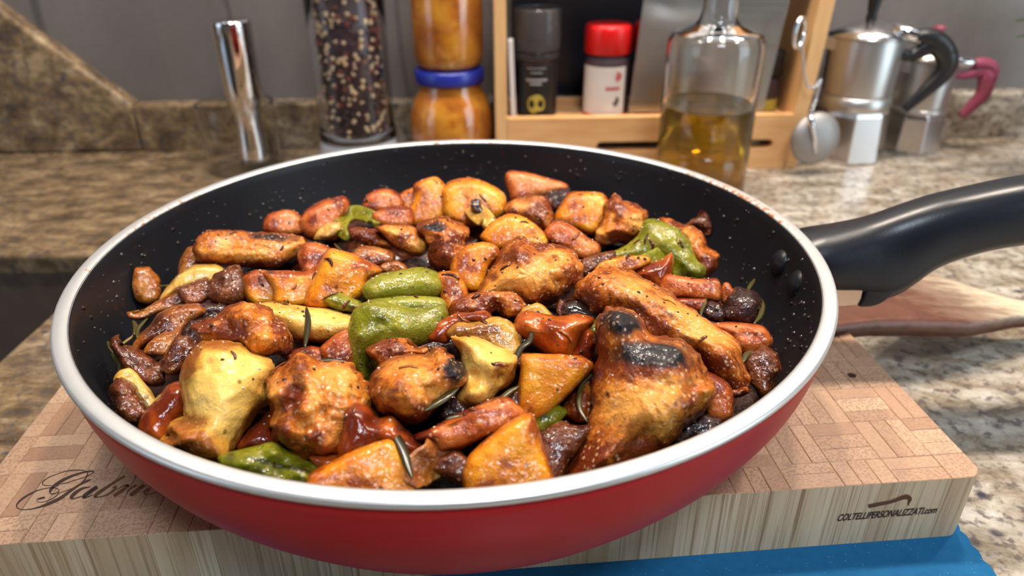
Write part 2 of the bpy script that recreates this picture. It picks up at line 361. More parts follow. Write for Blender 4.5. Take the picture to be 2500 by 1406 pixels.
# ------------------------------------------------------------------ setting
WYAW = 0.035
wdir = np.array([math.cos(WYAW), math.sin(WYAW), 0]); wn = np.array([-math.sin(WYAW), math.cos(WYAW), 0])
SPLASH = wn * 0.6945          # front face of the stone upstand
def wall_box(name, x0, x1, d0, d1, z0, z1, mat, bw=0.0):
    v, f = boxv(x0, x1, d0, d1, z0, z1)
    o = mesh(name, v, f, mat, None, SPLASH, smooth=False); o.rotation_euler[2] = WYAW
    if bw: bevel(o, bw, 4)
    return tag(o, kind='structure')
wall_box('wall_back', -1.6, 1.6, 0.020, 0.12, -0.02, 1.6, M['wall'])
# granite worktop with a recess for the hob at the cook's left
HX, HY0, HY1 = -0.2735, -0.10, 0.449
def worktop():
    xs = [-1.4, -0.85, HX, 1.4]; ys = [-0.12, HY0 + 0.0, HY1, 0.78]
    bm = bmesh.new(); g = {}
    for z in (0.0, -0.04):
        for i, x in enumerate(xs):
            for j, y in enumerate(ys): g[i, j, z] = bm.verts.new((x, y, z))
    for i in range(3):
        for j in range(3):
            if (i, j) == (1, 1): continue
            bm.faces.new([g[i, j, 0.0], g[i + 1, j, 0.0], g[i + 1, j + 1, 0.0], g[i, j + 1, 0.0]])
            bm.faces.new([g[i, j, -0.04], g[i, j + 1, -0.04], g[i + 1, j + 1, -0.04], g[i + 1, j, -0.04]])
    def side(a, b): bm.faces.new([g[a + (0.0,)], g[b + (0.0,)], g[b + (-0.04,)], g[a + (-0.04,)]])
    for i in range(3): side((i, 0), (i + 1, 0)); side((i, 3), (i + 1, 3))
    for j in range(3): side((0, j), (0, j + 1)); side((3, j), (3, j + 1))
    side((1, 1), (2, 1)); side((1, 2), (2, 2)); side((1, 1), (1, 2)); side((2, 1), (2, 2))
    bmesh.ops.recalc_face_normals(bm, faces=bm.faces[:])
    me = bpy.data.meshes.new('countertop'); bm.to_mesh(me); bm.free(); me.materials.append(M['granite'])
    o = link(bpy.data.objects.new('countertop', me)); bevel(o, 0.003, 3); return tag(o, kind='structure')
worktop()
hob = box('hob', (-0.849, HX - 0.001, HY0 + 0.001, HY1 - 0.001, -0.030, -0.014), M['hob'])
tag(hob, 'black glass hob sunk in the granite worktop beside the chopping board', 'hob')
# stone upstand along the wall, and its taller sloping end behind the hob
def sp(px, py): return onplane(px, py, SPLASH, wn)
tl = sp(320, 262); zt = 0.0455
a = sp(0, 30)
k = (a[2] - tl[2]) / (a[0] - tl[0]); xl = -0.9
base_l = tl.copy(); base_l[2] = -0.002
far = tl + wdir * (xl - tl[0]) / wdir[0]; far_top = far.copy(); far_top[2] = tl[2] + k * (xl - tl[0])
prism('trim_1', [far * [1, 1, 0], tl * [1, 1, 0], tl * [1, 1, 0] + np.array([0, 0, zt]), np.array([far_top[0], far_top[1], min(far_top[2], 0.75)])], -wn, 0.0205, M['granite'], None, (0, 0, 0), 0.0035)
tag(bpy.data.objects['trim_1'], kind='structure')
x0 = np.dot(tl - SPLASH, wdir)
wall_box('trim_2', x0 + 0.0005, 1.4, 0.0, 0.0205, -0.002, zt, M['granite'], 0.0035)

# ------------------------------------------------------------------ blue cloth
ZB = 0.0317                    # top of the chopping board
BYAW = 0.08466
bu = np.array([math.cos(BYAW), math.sin(BYAW), 0]); bn = np.array([-math.sin(BYAW), math.cos(BYAW), 0])
BR, BL, BF, BD = 0.1845, -0.1715, 0.1780, 0.252
def bp(u, n, z): q = bu * u + bn * n; q[2] = z; return q
def cloth():
    pts = []
    c = on(2424, 1392, 0.0025); cu, cn = np.dot(c, bu), np.dot(c, bn)
    s = on(2335, 1276, 0.0025); su, sn = np.dot(s, bu), np.dot(s, bn)
    steps = 26
    L = 0.12; du = (su - cu) / (sn - cn)
    for i in range(steps * 2, 0, -1):            # side edge, shallow waves, from the far end to the corner
        t = i / (steps * 2); n = cn + t * L; u = cu + du * (n - cn) + 0.0006 * math.cos(2 * math.pi * n / 0.0068)
        pts.append((u, n))
    for i in range(9):                           # rounded corner
        a = i / 8 * math.pi / 2; pts.append((cu - 0.003 + 0.003 * math.cos(a), cn - 0.002 - 0.003 * math.sin(a)))
    nt = 150
    for i in range(nt * 4):                      # pinked front edge
        u = cu - 0.003 - i / (nt * 4) * 0.30; pts.append((u, cn - 0.0045 - 0.0007 * math.sin(2 * math.pi * (cu - u) / 0.0026)))
    pts.append((cu - 0.303, cn + L)); 
    return prism('kitchen_cloth', [bp(u, n, 0.0023) for u, n in pts], (0, 0, 1), 0.0021, M['mat'])
tag(cloth(), 'blue kitchen cloth with zigzag cut edge under the chopping board', 'cloth')

# ------------------------------------------------------------------ chopping board of bamboo blocks
def board():
    root = empty('chopping_board', bp((BL + BR) / 2, BF + BD / 2, 0.0024), BYAW)
    tag(root, 'thick end-grain bamboo chopping board engraved with script, under the red pan', 'chopping board')
    ou, on_, oz = (BL + BR) / 2, BF + BD / 2, 0.0024
    ub = [BR, BR - 0.0125]
    while ub[-1] - 0.0198 > BL + 0.006: ub.append(ub[-1] - 0.0198)
    ub.append(BL)
    nb = [BF, BF + 0.0123]
    while nb[-1] + 0.0212 < BF + BD - 0.004: nb.append(nb[-1] + 0.0212)
    nb.append(BF + BD)
    g = 0.00005; rnd = random.Random(3); cells = []
    for i in range(len(ub) - 1):
        for j in range(len(nb) - 1):
            u1, u0, n0, n1 = ub[i], ub[i + 1], nb[j], nb[j + 1]
            vert = (i + j) % 2 == 1 if i else (j % 2 == 0)
            if i == 0 and j == 0: cells.append((u0, u1, n0, n1)); continue
            vertical = (i + j) % 2 == 0
            if vertical:
                w = u1 - u0; k = max(1, round(w / 0.0066)); c = [u0 + w * q / k + (rnd.uniform(-.0008, .0008) if 0 < q < k else 0) for q in range(k + 1)]
                cells += [(c[q], c[q + 1], n0, n1) for q in range(k)]
            else:
                w = n1 - n0; k = max(1, round(w / 0.0069)); c = [n0 + w * q / k + (rnd.uniform(-.0008, .0008) if 0 < q < k else 0) for q in range(k + 1)]
                cells += [(u0, u1, c[q], c[q + 1]) for q in range(k)]
    pc = np.array([-0.0221, 0.2615])
    def vis(c):
        p = bp((c[0] + c[1]) / 2, (c[2] + c[3]) / 2, ZB); d = np.hypot(p[0] - pc[0], p[1] - pc[1])
        s = d if p[1] < 0.30 else d - 0.05
        s2 = s + (0.05 if c[2] < BF + 0.0005 else 0)
        return s2
    cells.sort(key=vis, reverse=True)
    def outline(c):
        u0, u1, n0, n1 = c
        R = 0.006
        if u1 > BR - 1e-6 and n0 < BF + 1e-6:
            arc = [(BR - R + R * math.cos(a), BF + R - R * math.sin(a)) for a in np.linspace(math.pi / 2, 0, 7)]
            return [(u0 + g, n0)] + arc + [(u1, n1 - g), (u0 + g, n1 - g)]
        if u0 < BL + 1e-6 and n0 < BF + 1e-6:
            return [(u0, n0), (u1 - g, n0), (u1 - g, n1 - g), (u0, n1 - g)]
        return [(u0 + (g if u0 > BL else 0), n0 + (g if n0 > BF else 0)), (u1 - (g if u1 < BR else 0), n0 + (g if n0 > BF else 0)), (u1 - (g if u1 < BR else 0), n1 - g), (u0 + (g if u0 > BL else 0), n1 - g)]
    def block(c):
        o = [(a - ou, b - on_) for a, b in outline(c)]; n = len(o); e = 0.00022
        mu = sum(a for a, b in o) / n; mn = sum(b for a, b in o) / n
        def sh(a, b): return (a - math.copysign(min(e, abs(a - mu)), a - mu), b - math.copysign(min(e, abs(b - mn)), b - mn))
        dz = rnd.uniform(-0.00008, 0.00008); top = ZB - oz + dz
        v = [(a, b, 0) for a, b in o] + [(a, b, top - e) for a, b in o] + [sh(a, b) + (top,) for a, b in o]
        f = [tuple(range(n))[::-1], tuple(range(2 * n, 3 * n))]
        for r in (0, n): f += [(r + i, r + (i + 1) % n, r + n + (i + 1) % n, r + n + i) for i in range(n)]
        side = 1.0 if (c[2] < BF + 1e-6 and rnd.random() < 0.35) else rnd.uniform(0, 0.35)
        t = (min(1, max(0, rnd.gauss(0.52, 0.24))), rnd.random(), side, 1)
        return v, f, [t] * len(v)
    for c in cells[:298]:
        v, f, t = block(c); o = mesh('bamboo_block', v, f, M['bamboo'], root, smooth=False, tone=t)
    V, Fc, T = [], [], []
    for c in cells[298:]:
        v, f, t = block(c); b = len(V); V += v; T += t; Fc += [tuple(i + b for i in q) for q in f]
    o = mesh('bamboo_blocks_below', V, Fc, M['bamboo'], root, smooth=False, tone=T); o['kind'] = 'stuff'
    # burnt script: broad-nib strokes traced on the wood
    def loc(p): q = np.array(p) - np.array(root.location); return (np.dot(q, bu), np.dot(q, bn), q[2])
    def S(pts): return [(20 + x / 6.25, 1120 + y / 6.25, w) for x, y, w in pts]
    strokes = [
        [(560, 585, 20), (500, 600, 24), (440, 620, 8), (440, 650, 5), (520, 660, 5), (640, 620, 7), (740, 555, 9), (775, 490, 10), (740, 450, 9), (640, 440, 8), (480, 470, 10), (330, 535, 18), (200, 620, 24), (130, 700, 18), (150, 755, 12), (260, 775, 9), (420, 750, 16), (620, 680, 32), (790, 600, 36), (930, 500, 32), (1060, 410, 24), (1180, 345, 26), (1255, 315, 14)],
        [(720, 240, 8), (600, 290, 9), (525, 355, 14), (545, 400, 10), (660, 410, 7)],
        [(720, 240, 8), (850, 195, 8), (1000, 170, 10), (1130, 175, 10), (1210, 205, 10), (1200, 260, 16), (1170, 310, 14), (1120, 360, 12)],
        [(1310, 190, 14), (1230, 190, 18), (1060, 230, 24), (880, 300, 34), (730, 390, 40), (650, 470, 36), (640, 525, 14), (710, 530, 9), (760, 500, 8)],
        [(1310, 190, 10), (1270, 225, 9), (1190, 270, 9), (1000, 330, 8), (810, 385, 6)],
        [(780, 520, 6), (880, 485, 6), (960, 450, 6)],
        [(1250, 425, 8), (1130, 450, 26), (1020, 520, 40), (960, 585, 36), (1000, 605, 12), (1120, 565, 8)],
        [(1360, 425, 40), (1260, 490, 44), (1150, 575, 42), (1180, 590, 12), (1290, 545, 8)],
    ]
    for pi, st in enumerate([strokes, [
        [(1780, 262, 26), (1660, 330, 30), (1520, 420, 30), (1400, 500, 38), (1320, 570, 34), (1390, 580, 10), (1520, 540, 18), (1620, 470, 30), (1640, 425, 24), (1590, 440, 12)],
        [(1650, 475, 8), (1760, 410, 16), (1840, 405, 24)],
        [(1840, 400, 36), (1740, 480, 44), (1610, 565, 36)],
        [(1960, 395, 22), (1880, 440, 14), (1810, 500, 14)],
        [(2070, 395, 34), (1980, 460, 36), (1870, 545, 30), (1910, 550, 8), (2010, 490, 6)],
        [(2140, 455, 22), (2080, 500, 24), (2090, 545, 12), (2160, 540, 8), (2240, 510, 6)]]]):
        V, Fc = [], []
        for s in st:
            P = spline(S(s), 6); n = len(P); b = len(V)
            for i, p in enumerate(P):
                t = P[min(i + 1, n - 1)][:2] - P[max(i - 1, 0)][:2]; t = t / (np.linalg.norm(t) + 1e-9)
                w = max(3.2, p[2] * 0.62) / 6.25; nx = np.array([-t[1], t[0]]) * w
                for sgn in (1, -1):
                    q = on(p[0] + sgn * nx[0], p[1] + sgn * nx[1], ZB + 0.00012); V.append(loc(q))
            Fc += [(b + 2 * i, b + 2 * i + 1, b + 2 * i + 3, b + 2 * i + 2) for i in range(n - 1)]
        o = mesh('engraved_script', V, Fc, M['burn' if pi == 0 else 'burn2'], root, smooth=False)
    o = bpy.data.objects['engraved_script']; o['label'] = 'dark burnt flowing script letters'
    # maker's lettering on the front edge
    def front(px, py): return loc(onplane(px, py, bp(0, BF - 0.0002, 0), bn))
    cu = bpy.data.curves.new('burnt_lettering', 'FONT'); cu.body = 'COLTELLIPERSONALIZZATI.com'; cu.shear = 0.28; cu.offset = 0.018; cu.extrude = 0.0; cu.space_character = 0.98
    cu.materials.append(M['burn'])
    a0 = front(2042, 1272); a1 = front(2284, 1252)
    ft = link(bpy.data.objects.new('burnt_lettering', cu), root)
    ft.location = a0; ft.rotation_euler = (math.pi / 2, -math.atan2(a1[2] - a0[2], a1[0] - a0[0]), 0)
    bpy.context.view_layer.update()
    wd = max(1e-6, ft.dimensions.x); ln = a1[0] - a0[0]
    hgt = (front(2240, 1239)[2] - front(2240, 1254.5)[2]) / 0.70
    fme = bpy.data.meshes.new_from_object(ft.evaluated_get(bpy.context.evaluated_depsgraph_get()))
    fl, fr = ft.location.copy(), ft.rotation_euler.copy(); bpy.data.objects.remove(ft)
    ft = link(bpy.data.objects.new('burnt_lettering', fme), root); ft.location = fl; ft.rotation_euler = fr
    ft.scale = (ln / wd, hgt, 1); ft['label'] = 'small burnt capital lettering'
    V, Fc = [], []
    P = spline([(2121, 1236, 4.6), (2145, 1231, 4.3), (2175, 1225, 3.8), (2200, 1216, 4.6), (2214, 1213, 5.6), (2222, 1218, 4.6), (2219, 1228, 2.0), (2218, 1235, 0.6)], 6)
    for i, p in enumerate(P):
        t = P[min(i + 1, len(P) - 1)][:2] - P[max(i - 1, 0)][:2]; t = t / np.linalg.norm(t)
        for s in (1, -1): V.append(front(p[0] - s * t[1] * p[2], p[1] + s * t[0] * p[2]))
    Fc = [(2 * i, 2 * i + 1, 2 * i + 3, 2 * i + 2) for i in range(len(P) - 1)]
    o = mesh('burnt_knife_emblem', V, Fc, M['burn2'], root, smooth=False); o['label'] = 'small burnt blade emblem'
    o = mesh('stain', [loc(on(x, y, ZB + 0.0002)) for x, y in [(2068, 914), (2074, 910), (2082, 911), (2092, 916), (2088, 922), (2076, 921)]], [(0, 1, 2, 3, 4, 5)], M['burn'], root)
    return root
board()

# ------------------------------------------------------------------ frying pan
PC = np.array([-0.0221, 0.2615]); ZR = 0.0933
HAZ = math.radians(6.0); hd = np.array([math.cos(HAZ), math.sin(HAZ), 0]); hn = np.array([-math.sin(HAZ), math.cos(HAZ), 0])
PC3 = np.array([PC[0], PC[1], 0])
def axp(px, py): return onplane(px, py, PC3, hn)
def pan():
    base = (PC[0], PC[1], ZB + 0.0003)
    root = empty('frying_pan', base); z0 = ZR - base[2]
    tag(root, 'red frying pan with black lining full of chicken and vegetables', 'frying pan')
    outer = [(0, -61.2), (60, -61.2), (100, -61.2), (106, -60.6), (110, -59.4), (113, -57.2), (116.2, -54), (119.2, -50), (122.4, -46), (125.4, -42), (128.3, -38), (131, -34), (133.3, -30), (135.3, -26), (137.2, -22), (138.6, -18), (139.6, -14), (140.3, -10), (140.9, -6), (141.4, -2.2), (141.0, -1.9), (139.5, -2.0)]
    lathe('body', [(r / 1000, z0 + z / 1000) for r, z in outer], M['red'], root, seg=160)
    inner = [(138.5, -2.0), (137.1, -0.4), (136.6, -1.4), (136.0, -5), (135.0, -11), (132.6, -21), (128.6, -32), (122.5, -43), (114, -52), (106, -56.4), (98, -57.6), (50, -57.8), (0, -57.8)]
    lathe('lining', [(r / 1000, z0 + z / 1000) for r, z in inner], M['lining'], root, seg=160)
    rp = [(141.3, -2.4), (141.95, -2.0), (142.1, -1.0), (141.8, -0.3), (141.0, 0.0), (138.2, 0.0), (137.3, -0.25), (136.9, -0.7)]
    tone = []
    for r, z in rp:
        for k in range(160):
            a = math.degrees(2 * math.pi * k / 160)
            def g(c, w): d = (a - c + 180) % 360 - 180; return math.exp(-(d / w) ** 2)
            s = max(0.9 * g(22, 34), 0.78 * g(95, 30), 0.78 * g(165, 28), 0.7 * g(190, 12)) * (1.0 if r < 140 else 0.65)
            tone.append((0.86 * s + 0.12, 0, 0, 1))
    lathe('rim', [(r / 1000, z0 + z / 1000) for r, z in rp], M['rim'], root, seg=160, tone=tone)
    # handle: sections from its upper and lower outline, in the upright plane through the pan's axis
    sec = [(1955, 572, 1975, 690), (1990, 562, 2010, 700), (2040, 552, 2062, 706), (2090, 541, 2106, 716), (2120, 533, 2136, 722), (2155, 522, 2172, 712), (2195, 508, 2214, 684), (2240, 493, 2262, 650), (2300, 475, 2322, 626), (2370, 459, 2392, 606), (2440, 444, 2462, 594), (2500, 433, 2520, 586), (2570, 424, 2590, 580), (2650, 418, 2668, 574), (2740, 416, 2752, 566), (2800, 422, 2806, 556), (2825, 450, 2828, 520)]
    wid = [0.0155, 0.0155, 0.0150, 0.0145, 0.0142, 0.0138, 0.0135, 0.0132, 0.013, 0.0132, 0.0136, 0.014, 0.0142, 0.0142, 0.013, 0.010, 0.005]
    ss = spline([tuple(s_) + (w_,) for s_, w_ in zip(sec, wid)], 4)
    V, Fc = [], []; seg = 32; n = len(ss)
    first = True; rows = []
    for x0, y0, x1, y1, w in ss:
        a, b = axp(x0, y0), axp(x1, y1); c = (a + b) / 2; hv = (a - b) / 2 * 0.96
        if not rows:                                   # root of the handle set into the pan's wall
            r0 = np.dot(c - PC3, hd)
            rows.append((c + hd * (0.1396 - r0), hv * 0.80 + np.array([0, 0, 0.0]), w * 0.92))
        if np.dot(c - PC3, hd) > 0.1405: rows.append((c, hv, w))
    n = len(rows)
    for c, hv, w in rows:
        for k in range(seg):
            t = 2 * math.pi * k / seg; ct, st = math.cos(t), math.sin(t); e = 0.86
            V.append(c + hn * w * math.copysign(abs(ct) ** e, ct) + hv * math.copysign(abs(st) ** e, st) - np.array(base))
    for i in range(n - 1):
        Fc += [(i * seg + k, i * seg + (k + 1) % seg, (i + 1) * seg + (k + 1) % seg, (i + 1) * seg + k) for k in range(seg)]
    Fc += [tuple(range(seg)), tuple(range((n - 1) * seg, n * seg))]
    hdl = mesh('handle', V, Fc, M['handle'], root)
    lobe = [q[:2] for q in spline([(2116, 690), (2118, 702), (2110, 728), (2098, 748), (2118, 751), (2146, 745), (2172, 728), (2194, 702), (2222, 664)], 4)] + [(2220, 640), (2116, 660)]
    off = -hn * 0.0125
    P = [onplane(x, y, PC3 + off, hn) - np.array(base) for x, y in lobe]
    o = prism('handle_lobe', P, -hn, 0.025, M['handle'], root); bevel(o, 0.0035, 4, 50); o.data.polygons.foreach_set('use_smooth', [True] * len(o.data.polygons))
    br = [(1990, 697), (2117, 697), (2117, 704), (2108, 706), (2103, 730), (2094, 747), (1995, 754)]
    P = [onplane(x, y, PC3 - hn * 0.0127, hn) - np.array(base) for x, y in br]
    o = prism('bracket', P, -hn, 0.0254, M['copper'], root); bevel(o, 0.0006, 2); o['label'] = 'shiny metal bracket under the handle'
    # rivets on the lining
    for px, py in ((1902, 640), (1943, 690)):
        best = None
        for z in np.arange(-0.045, -0.004, 0.0005):
            q = on(px, py, ZR + z); r = np.hypot(*(q[:2] - PC)); ri = np.interp(-z, [0.0014, 0.005, 0.011, 0.021, 0.032, 0.043], [0.1366, 0.136, 0.135, 0.1326, 0.1286, 0.1225])
            if best is None or abs(r - ri) < best[0]: best = (abs(r - ri), q)
        q = best[1] - np.array(base); rad = np.array([q[0], q[1], 0]); rad /= np.linalg.norm(rad); nv = Vector(-rad + np.array([0, 0, 0.35])).normalized()
        o = lathe('rivet', [(0.0056, -0.001), (0.0054, 0.0006), (0.0040, 0.0017), (0.0019, 0.0023), (0, 0.0025)], M['lining'], root, tuple(q), 20)
        o.rotation_euler = nv.to_track_quat('Z', 'Y').to_euler()
    # beads of oil and crumbs on the lining
    rnd = random.Random(11); V, Fc = [], []; V2, F2 = [], []
    ipz = [0.0014, 0.005, 0.011, 0.021, 0.032, 0.043, 0.052]; ipr = [0.1366, 0.136, 0.135, 0.1326, 0.1286, 0.1225, 0.114]
    def bead(V, Fc, a, d, s):
        r = np.interp(d, ipz, ipr); c = np.array([r * math.cos(a), r * math.sin(a), z0 - d]); nrm = np.array([-math.cos(a), -math.sin(a), 0.45]); nrm /= np.linalg.norm(nrm)
        t1 = np.array([-math.sin(a), math.cos(a), 0]); t2 = np.cross(nrm, t1); b = len(V)
        for ring, (rr, hh) in enumerate(((1, 0), (0.8, 0.42), (0.42, 0.68))):
            for k in range(7):
                q = 2 * math.pi * k / 7; V.append(c + s * (rr * (math.cos(q) * t1 + math.sin(q) * t2) + hh * nrm))
        V.append(c + s * 0.75 * nrm)
        for ring in range(2): Fc.extend([(b + ring * 7 + k, b + ring * 7 + (k + 1) % 7, b + ring * 7 + 7 + (k + 1) % 7, b + ring * 7 + 7 + k) for k in range(7)])
        Fc.extend([(b + 14 + k, b + 14 + (k + 1) % 7, b + 21) for k in range(7)])
    for i in range(520):
        a = rnd.uniform(-0.55, math.pi + 0.5); cl = noise.noise(Vector((a * 3, 3.3, 0)))
        d = rnd.uniform(0.004, 0.05)
        if rnd.random() > 0.55 + cl: continue
        bead(V, Fc, a, d, rnd.choice([0.0003, 0.0004, 0.0004, 0.0005, 0.0008]))
    for i in range(150):
        a = rnd.uniform(-0.6, math.pi + 0.6); d = rnd.uniform(0.002, 0.045); bead(V2, F2, a, d, rnd.choice([0.0004, 0.0006, 0.0010]))
    o = mesh('oil_beads', V, Fc, M['bead'], root); o['kind'] = 'stuff'
    o = mesh('sauce_crumbs', V2, F2, M['burnt'], root, tone=[(0, 0, 0.3, 1)] * len(V2)); o['kind'] = 'stuff'
    return root
PAN = pan()
# pool of sauce on the pan's floor
def sauce():
    V, Fc, T = [], [], []; rings = 60; seg = 200; zb = ZR - 0.0395
    def h(x, y):
        r = math.hypot(x, y); k = 1 - min(1, max(0, (r - 0.098) / 0.018)); k = k * k * (3 - 2 * k)
        q = min(r / 0.128, 1.0); top = ZR - 0.0065 - 0.0125 * q ** 2.2 - 0.0095 - zb
        n = 0.0030 * noise.noise(Vector((x * 95, y * 95, 0))) + 0.0017 * noise.noise(Vector((x * 230, y * 230, 4)))
        return k * (top + n) + (1 - k) * 0.0006 * noise.noise(Vector((x * 80, y * 80, 1)))
    V.append((0, 0, h(0, 0)))
    for i in range(1, rings + 1):
        for k in range(seg):
            r = 0.1225 * i / rings; a = 2 * math.pi * k / seg; x, y = r * math.cos(a), r * math.sin(a); V.append((x, y, h(x, y)))
    Fc += [(0, 1 + k, 1 + (k + 1) % seg) for k in range(seg)]
    for i in range(rings - 1): Fc += [(1 + i * seg + k, 1 + (i + 1) * seg + k, 1 + (i + 1) * seg + (k + 1) % seg, 1 + i * seg + (k + 1) % seg) for k in range(seg)]
    b = len(V); V.append((0, 0, -0.012)); last = 1 + (rings - 1) * seg
    for k in range(seg): a = 2 * math.pi * k / seg; V.append((0.113 * math.cos(a), 0.113 * math.sin(a), -0.012))
    Fc += [(last + k, b + 1 + k, b + 1 + (k + 1) % seg, last + (k + 1) % seg) for k in range(seg)] + [(b, b + 1 + (k + 1) % seg, b + 1 + k) for k in range(seg)]
    o = mesh('pan_sauce', V, Fc, M['sauce'], None, (PC[0], PC[1], zb), tone=[(0, 0, 0, 1)] * len(V))
    return tag(o, 'dark sticky brown sauce with onion shreds between the pieces in the pan', 'sauce', kind='stuff')
sauce()
# ------------------------------------------------------------------ wooden spatula under the handle
def spatula():
    zpl = lambda x: 0.0385 - 0.0 * x
    p0 = np.array([0.185, 0.35, 0.0385]); nrm = np.array([0.16, -0.10, 1.0]); nrm /= np.linalg.norm(nrm)
    out = [(1930, 772), (1985, 745), (2040, 738), (2120, 700), (2200, 664), (2225, 658), (2290, 676), (2380, 703), (2450, 724), (2520, 738), (2700, 742), (2900, 744), (2905, 768), (2700, 770), (2520, 768), (2462, 773), (2425, 785), (2370, 789), (2250, 787), (2130, 788), (2040, 796), (1970, 803), (1930, 800)]
    pts = np.array([onplane(x, y, p0, nrm) for x, y in out]); c = pts.mean(0)
    n = len(out); V, Fc, T = [], [], []
    def add(p, px): V.append(p - c); T.append((max(0, min(1, 1.25 - (px[0] - 2080) / 400 + (px[1] - 745) / 200)), 0, 0, 1))
    K = 7
    ctr = [(x, 745 + 0.04 * (x - 2100)) for x, y in out]
    # strips across the blade between upper and lower outline give a slightly dished face
    up = spline([(1930, 772, 0), (1985, 748, 0), (2040, 738, 0), (2120, 700, 0), (2185, 668, 0), (2225, 658, 0), (2290, 676, 0), (2380, 703, 0), (2450, 724, 0), (2520, 738, 0), (2700, 742, 0), (2900, 744, 0)], 4)
    lo = spline([(1935, 800, 0), (1985, 803, 0), (2040, 796, 0), (2120, 788, 0), (2190, 787, 0), (2250, 787, 0), (2310, 788, 0), (2380, 789, 0), (2440, 780, 0), (2520, 768, 0), (2700, 770, 0), (2900, 768, 0)], 4)
    m_ = len(up)
    for lay in (0, 1):
        for a, b in zip(up, lo):
            for k in range(K + 1):
                t = k / K; q = a * (1 - t) + b * t; p = onplane(q[0], q[1], p0, nrm)
                edge = 1 - abs(2 * t - 1) ** 4
                h = (0.0006 - 0.0016 * (1 - (2 * t - 1) ** 2)) * min(1, max(0, (2470 - q[0]) / 250)) if lay == 0 else -0.0085
                p = p + nrm * (h + 0.0003 * noise.noise(Vector(p) * 150)); add(p, q if lay == 0 else (q[0] - 120, q[1] + 70))
    S = K + 1; L = m_ * S
    for i in range(m_ - 1):
        for k in range(K):
            q = (i * S + k, i * S + k + 1, (i + 1) * S + k + 1, (i + 1) * S + k); Fc.append(q); Fc.append(tuple(L + j for j in q[::-1]))
        for k in (0, K): Fc.append((i * S + k, (i + 1) * S + k, L + (i + 1) * S + k, L + i * S + k))
    for i in (0, m_ - 1): Fc += [(i * S + k, i * S + k + 1, L + i * S + k + 1, L + i * S + k) for k in range(K)]
    o = mesh('wooden_spatula', V, Fc, M['spatula'], None, tuple(c), tone=T)
    return tag(o, 'pale wooden spatula with sauce-stained blade lying under the pan handle', 'spatula')
spatula()

# ------------------------------------------------------------------ glass tumbler with the steel pestle
def wallglass(name, prof_out, th, mat, parent=None, loc=(0, 0, 0), floor=0.004, seg=56):
    inner = [(max(r - th, 0.0005), max(z, floor)) for r, z in prof_out[::-1] if z >= floor]
    inner.append((max(0, inner[-1][0]), floor)) if inner[-1][1] > floor else None
    return lathe(name, [(0, prof_out[0][1])] + prof_out + inner + [(0, floor)], mat, parent, loc, seg)
tb = wallglass('glass_tumbler', [(0.026, 0.0), (0.031, 0.001), (0.0325, 0.004), (0.033, 0.03), (0.033, 0.0585), (0.0325, 0.0595)], 0.0016, M['tumbler'], None, (-0.243, 0.632, 0.0003), 0.0035)
tag(tb, 'clear glass tumbler holding the steel pestle, beside the stone upstand', 'tumbler')
pe = lathe('steel_pestle', [(0, 0), (0.0110, 0.0), (0.0128, 0.0015), (0.0132, 0.006), (0.0126, 0.014), (0.0115, 0.026), (0.0110, 0.036), (0.0114, 0.043), (0.0128, 0.050), (0.0150, 0.0565), (0.0157, 0.061), (0.0165, 0.118), (0.0165, 0.1205), (0.0158, 0.1215), (0, 0.1215)], M['steel'], None, (-0.2335, 0.632, 0.0068), 56)
tag(pe, 'polished steel pestle with a slim waist standing in the glass tumbler', 'pestle')

# ------------------------------------------------------------------ clear pepper mill
def mill():
    loc = (-0.137, 0.632, 0.0); root = empty('pepper_mill', loc)
    tag(root, 'tall clear pepper mill filled with mixed peppercorns, beside the blue-lidded jar', 'pepper mill')
    lathe('foot', [(0, 0.0003), (0.033, 0.0003), (0.0355, 0.002), (0.0355, 0.017), (0.0340, 0.024), (0.0328, 0.0292), (0, 0.0292)], M['frost'], root)
    wallglass('acrylic_body', [(0.0340, 0.0295), (0.0338, 0.032), (0.0332, 0.042), (0.0330, 0.06), (0.0328, 0.12), (0.0328, 0.21)], 0.0040, M['acrylic'], root, floor=0.0322)
    lathe('cap', [(0, 0.211), (0.0335, 0.211), (0.0335, 0.235), (0.031, 0.240), (0, 0.241)], M['brushed'], root)
    rnd = random.Random(5); kinds = [('peppercorns', 'dregs', 250), ('peppercorns', 'cream', 95), ('peppercorns', 'rusty', 60)]
    M['cream'] = simple('cream_peppercorn', (0.72, 0.52, 0.30), 0.45); M['rusty'] = simple('pink_peppercorn', (0.26, 0.06, 0.035), 0.5)
    bm0 = bmesh.new(); bmesh.ops.create_icosphere(bm0, subdivisions=1, radius=1.0); bv = [tuple(q.co) for q in bm0.verts]; bf = [tuple(w.index for w in q.verts) for q in bm0.faces]; bm0.free()
    spots = []
    for i in range(980): spots.append((rnd.uniform(0, 2 * math.pi), rnd.uniform(0.034, 0.165)))
    idx = 0
    for nm, mt, cnt in (('black_peppercorns', 'dregs', 500), ('white_peppercorns', 'cream', 330), ('pink_peppercorns', 'rusty', 130)):
        V, Fc = [], []
        for _ in range(cnt):
            a, z = spots[idx]; idx += 1; r = rnd.uniform(0.0235, 0.0252); s = rnd.uniform(0.0018, 0.0026); b = len(V)
            V += [(r * math.cos(a) + s * x, r * math.sin(a) + s * y, z + s * w) for x, y, w in bv]; Fc += [tuple(b + j for j in q) for q in bf]
        o = mesh(nm, V, Fc, M[mt], root); o['kind'] = 'stuff'
    lathe('peppercorn_core', [(0, 0.0325), (0.0238, 0.0325), (0.0238, 0.168), (0, 0.170)], M['dregs'], root)['kind'] = 'stuff'
mill()

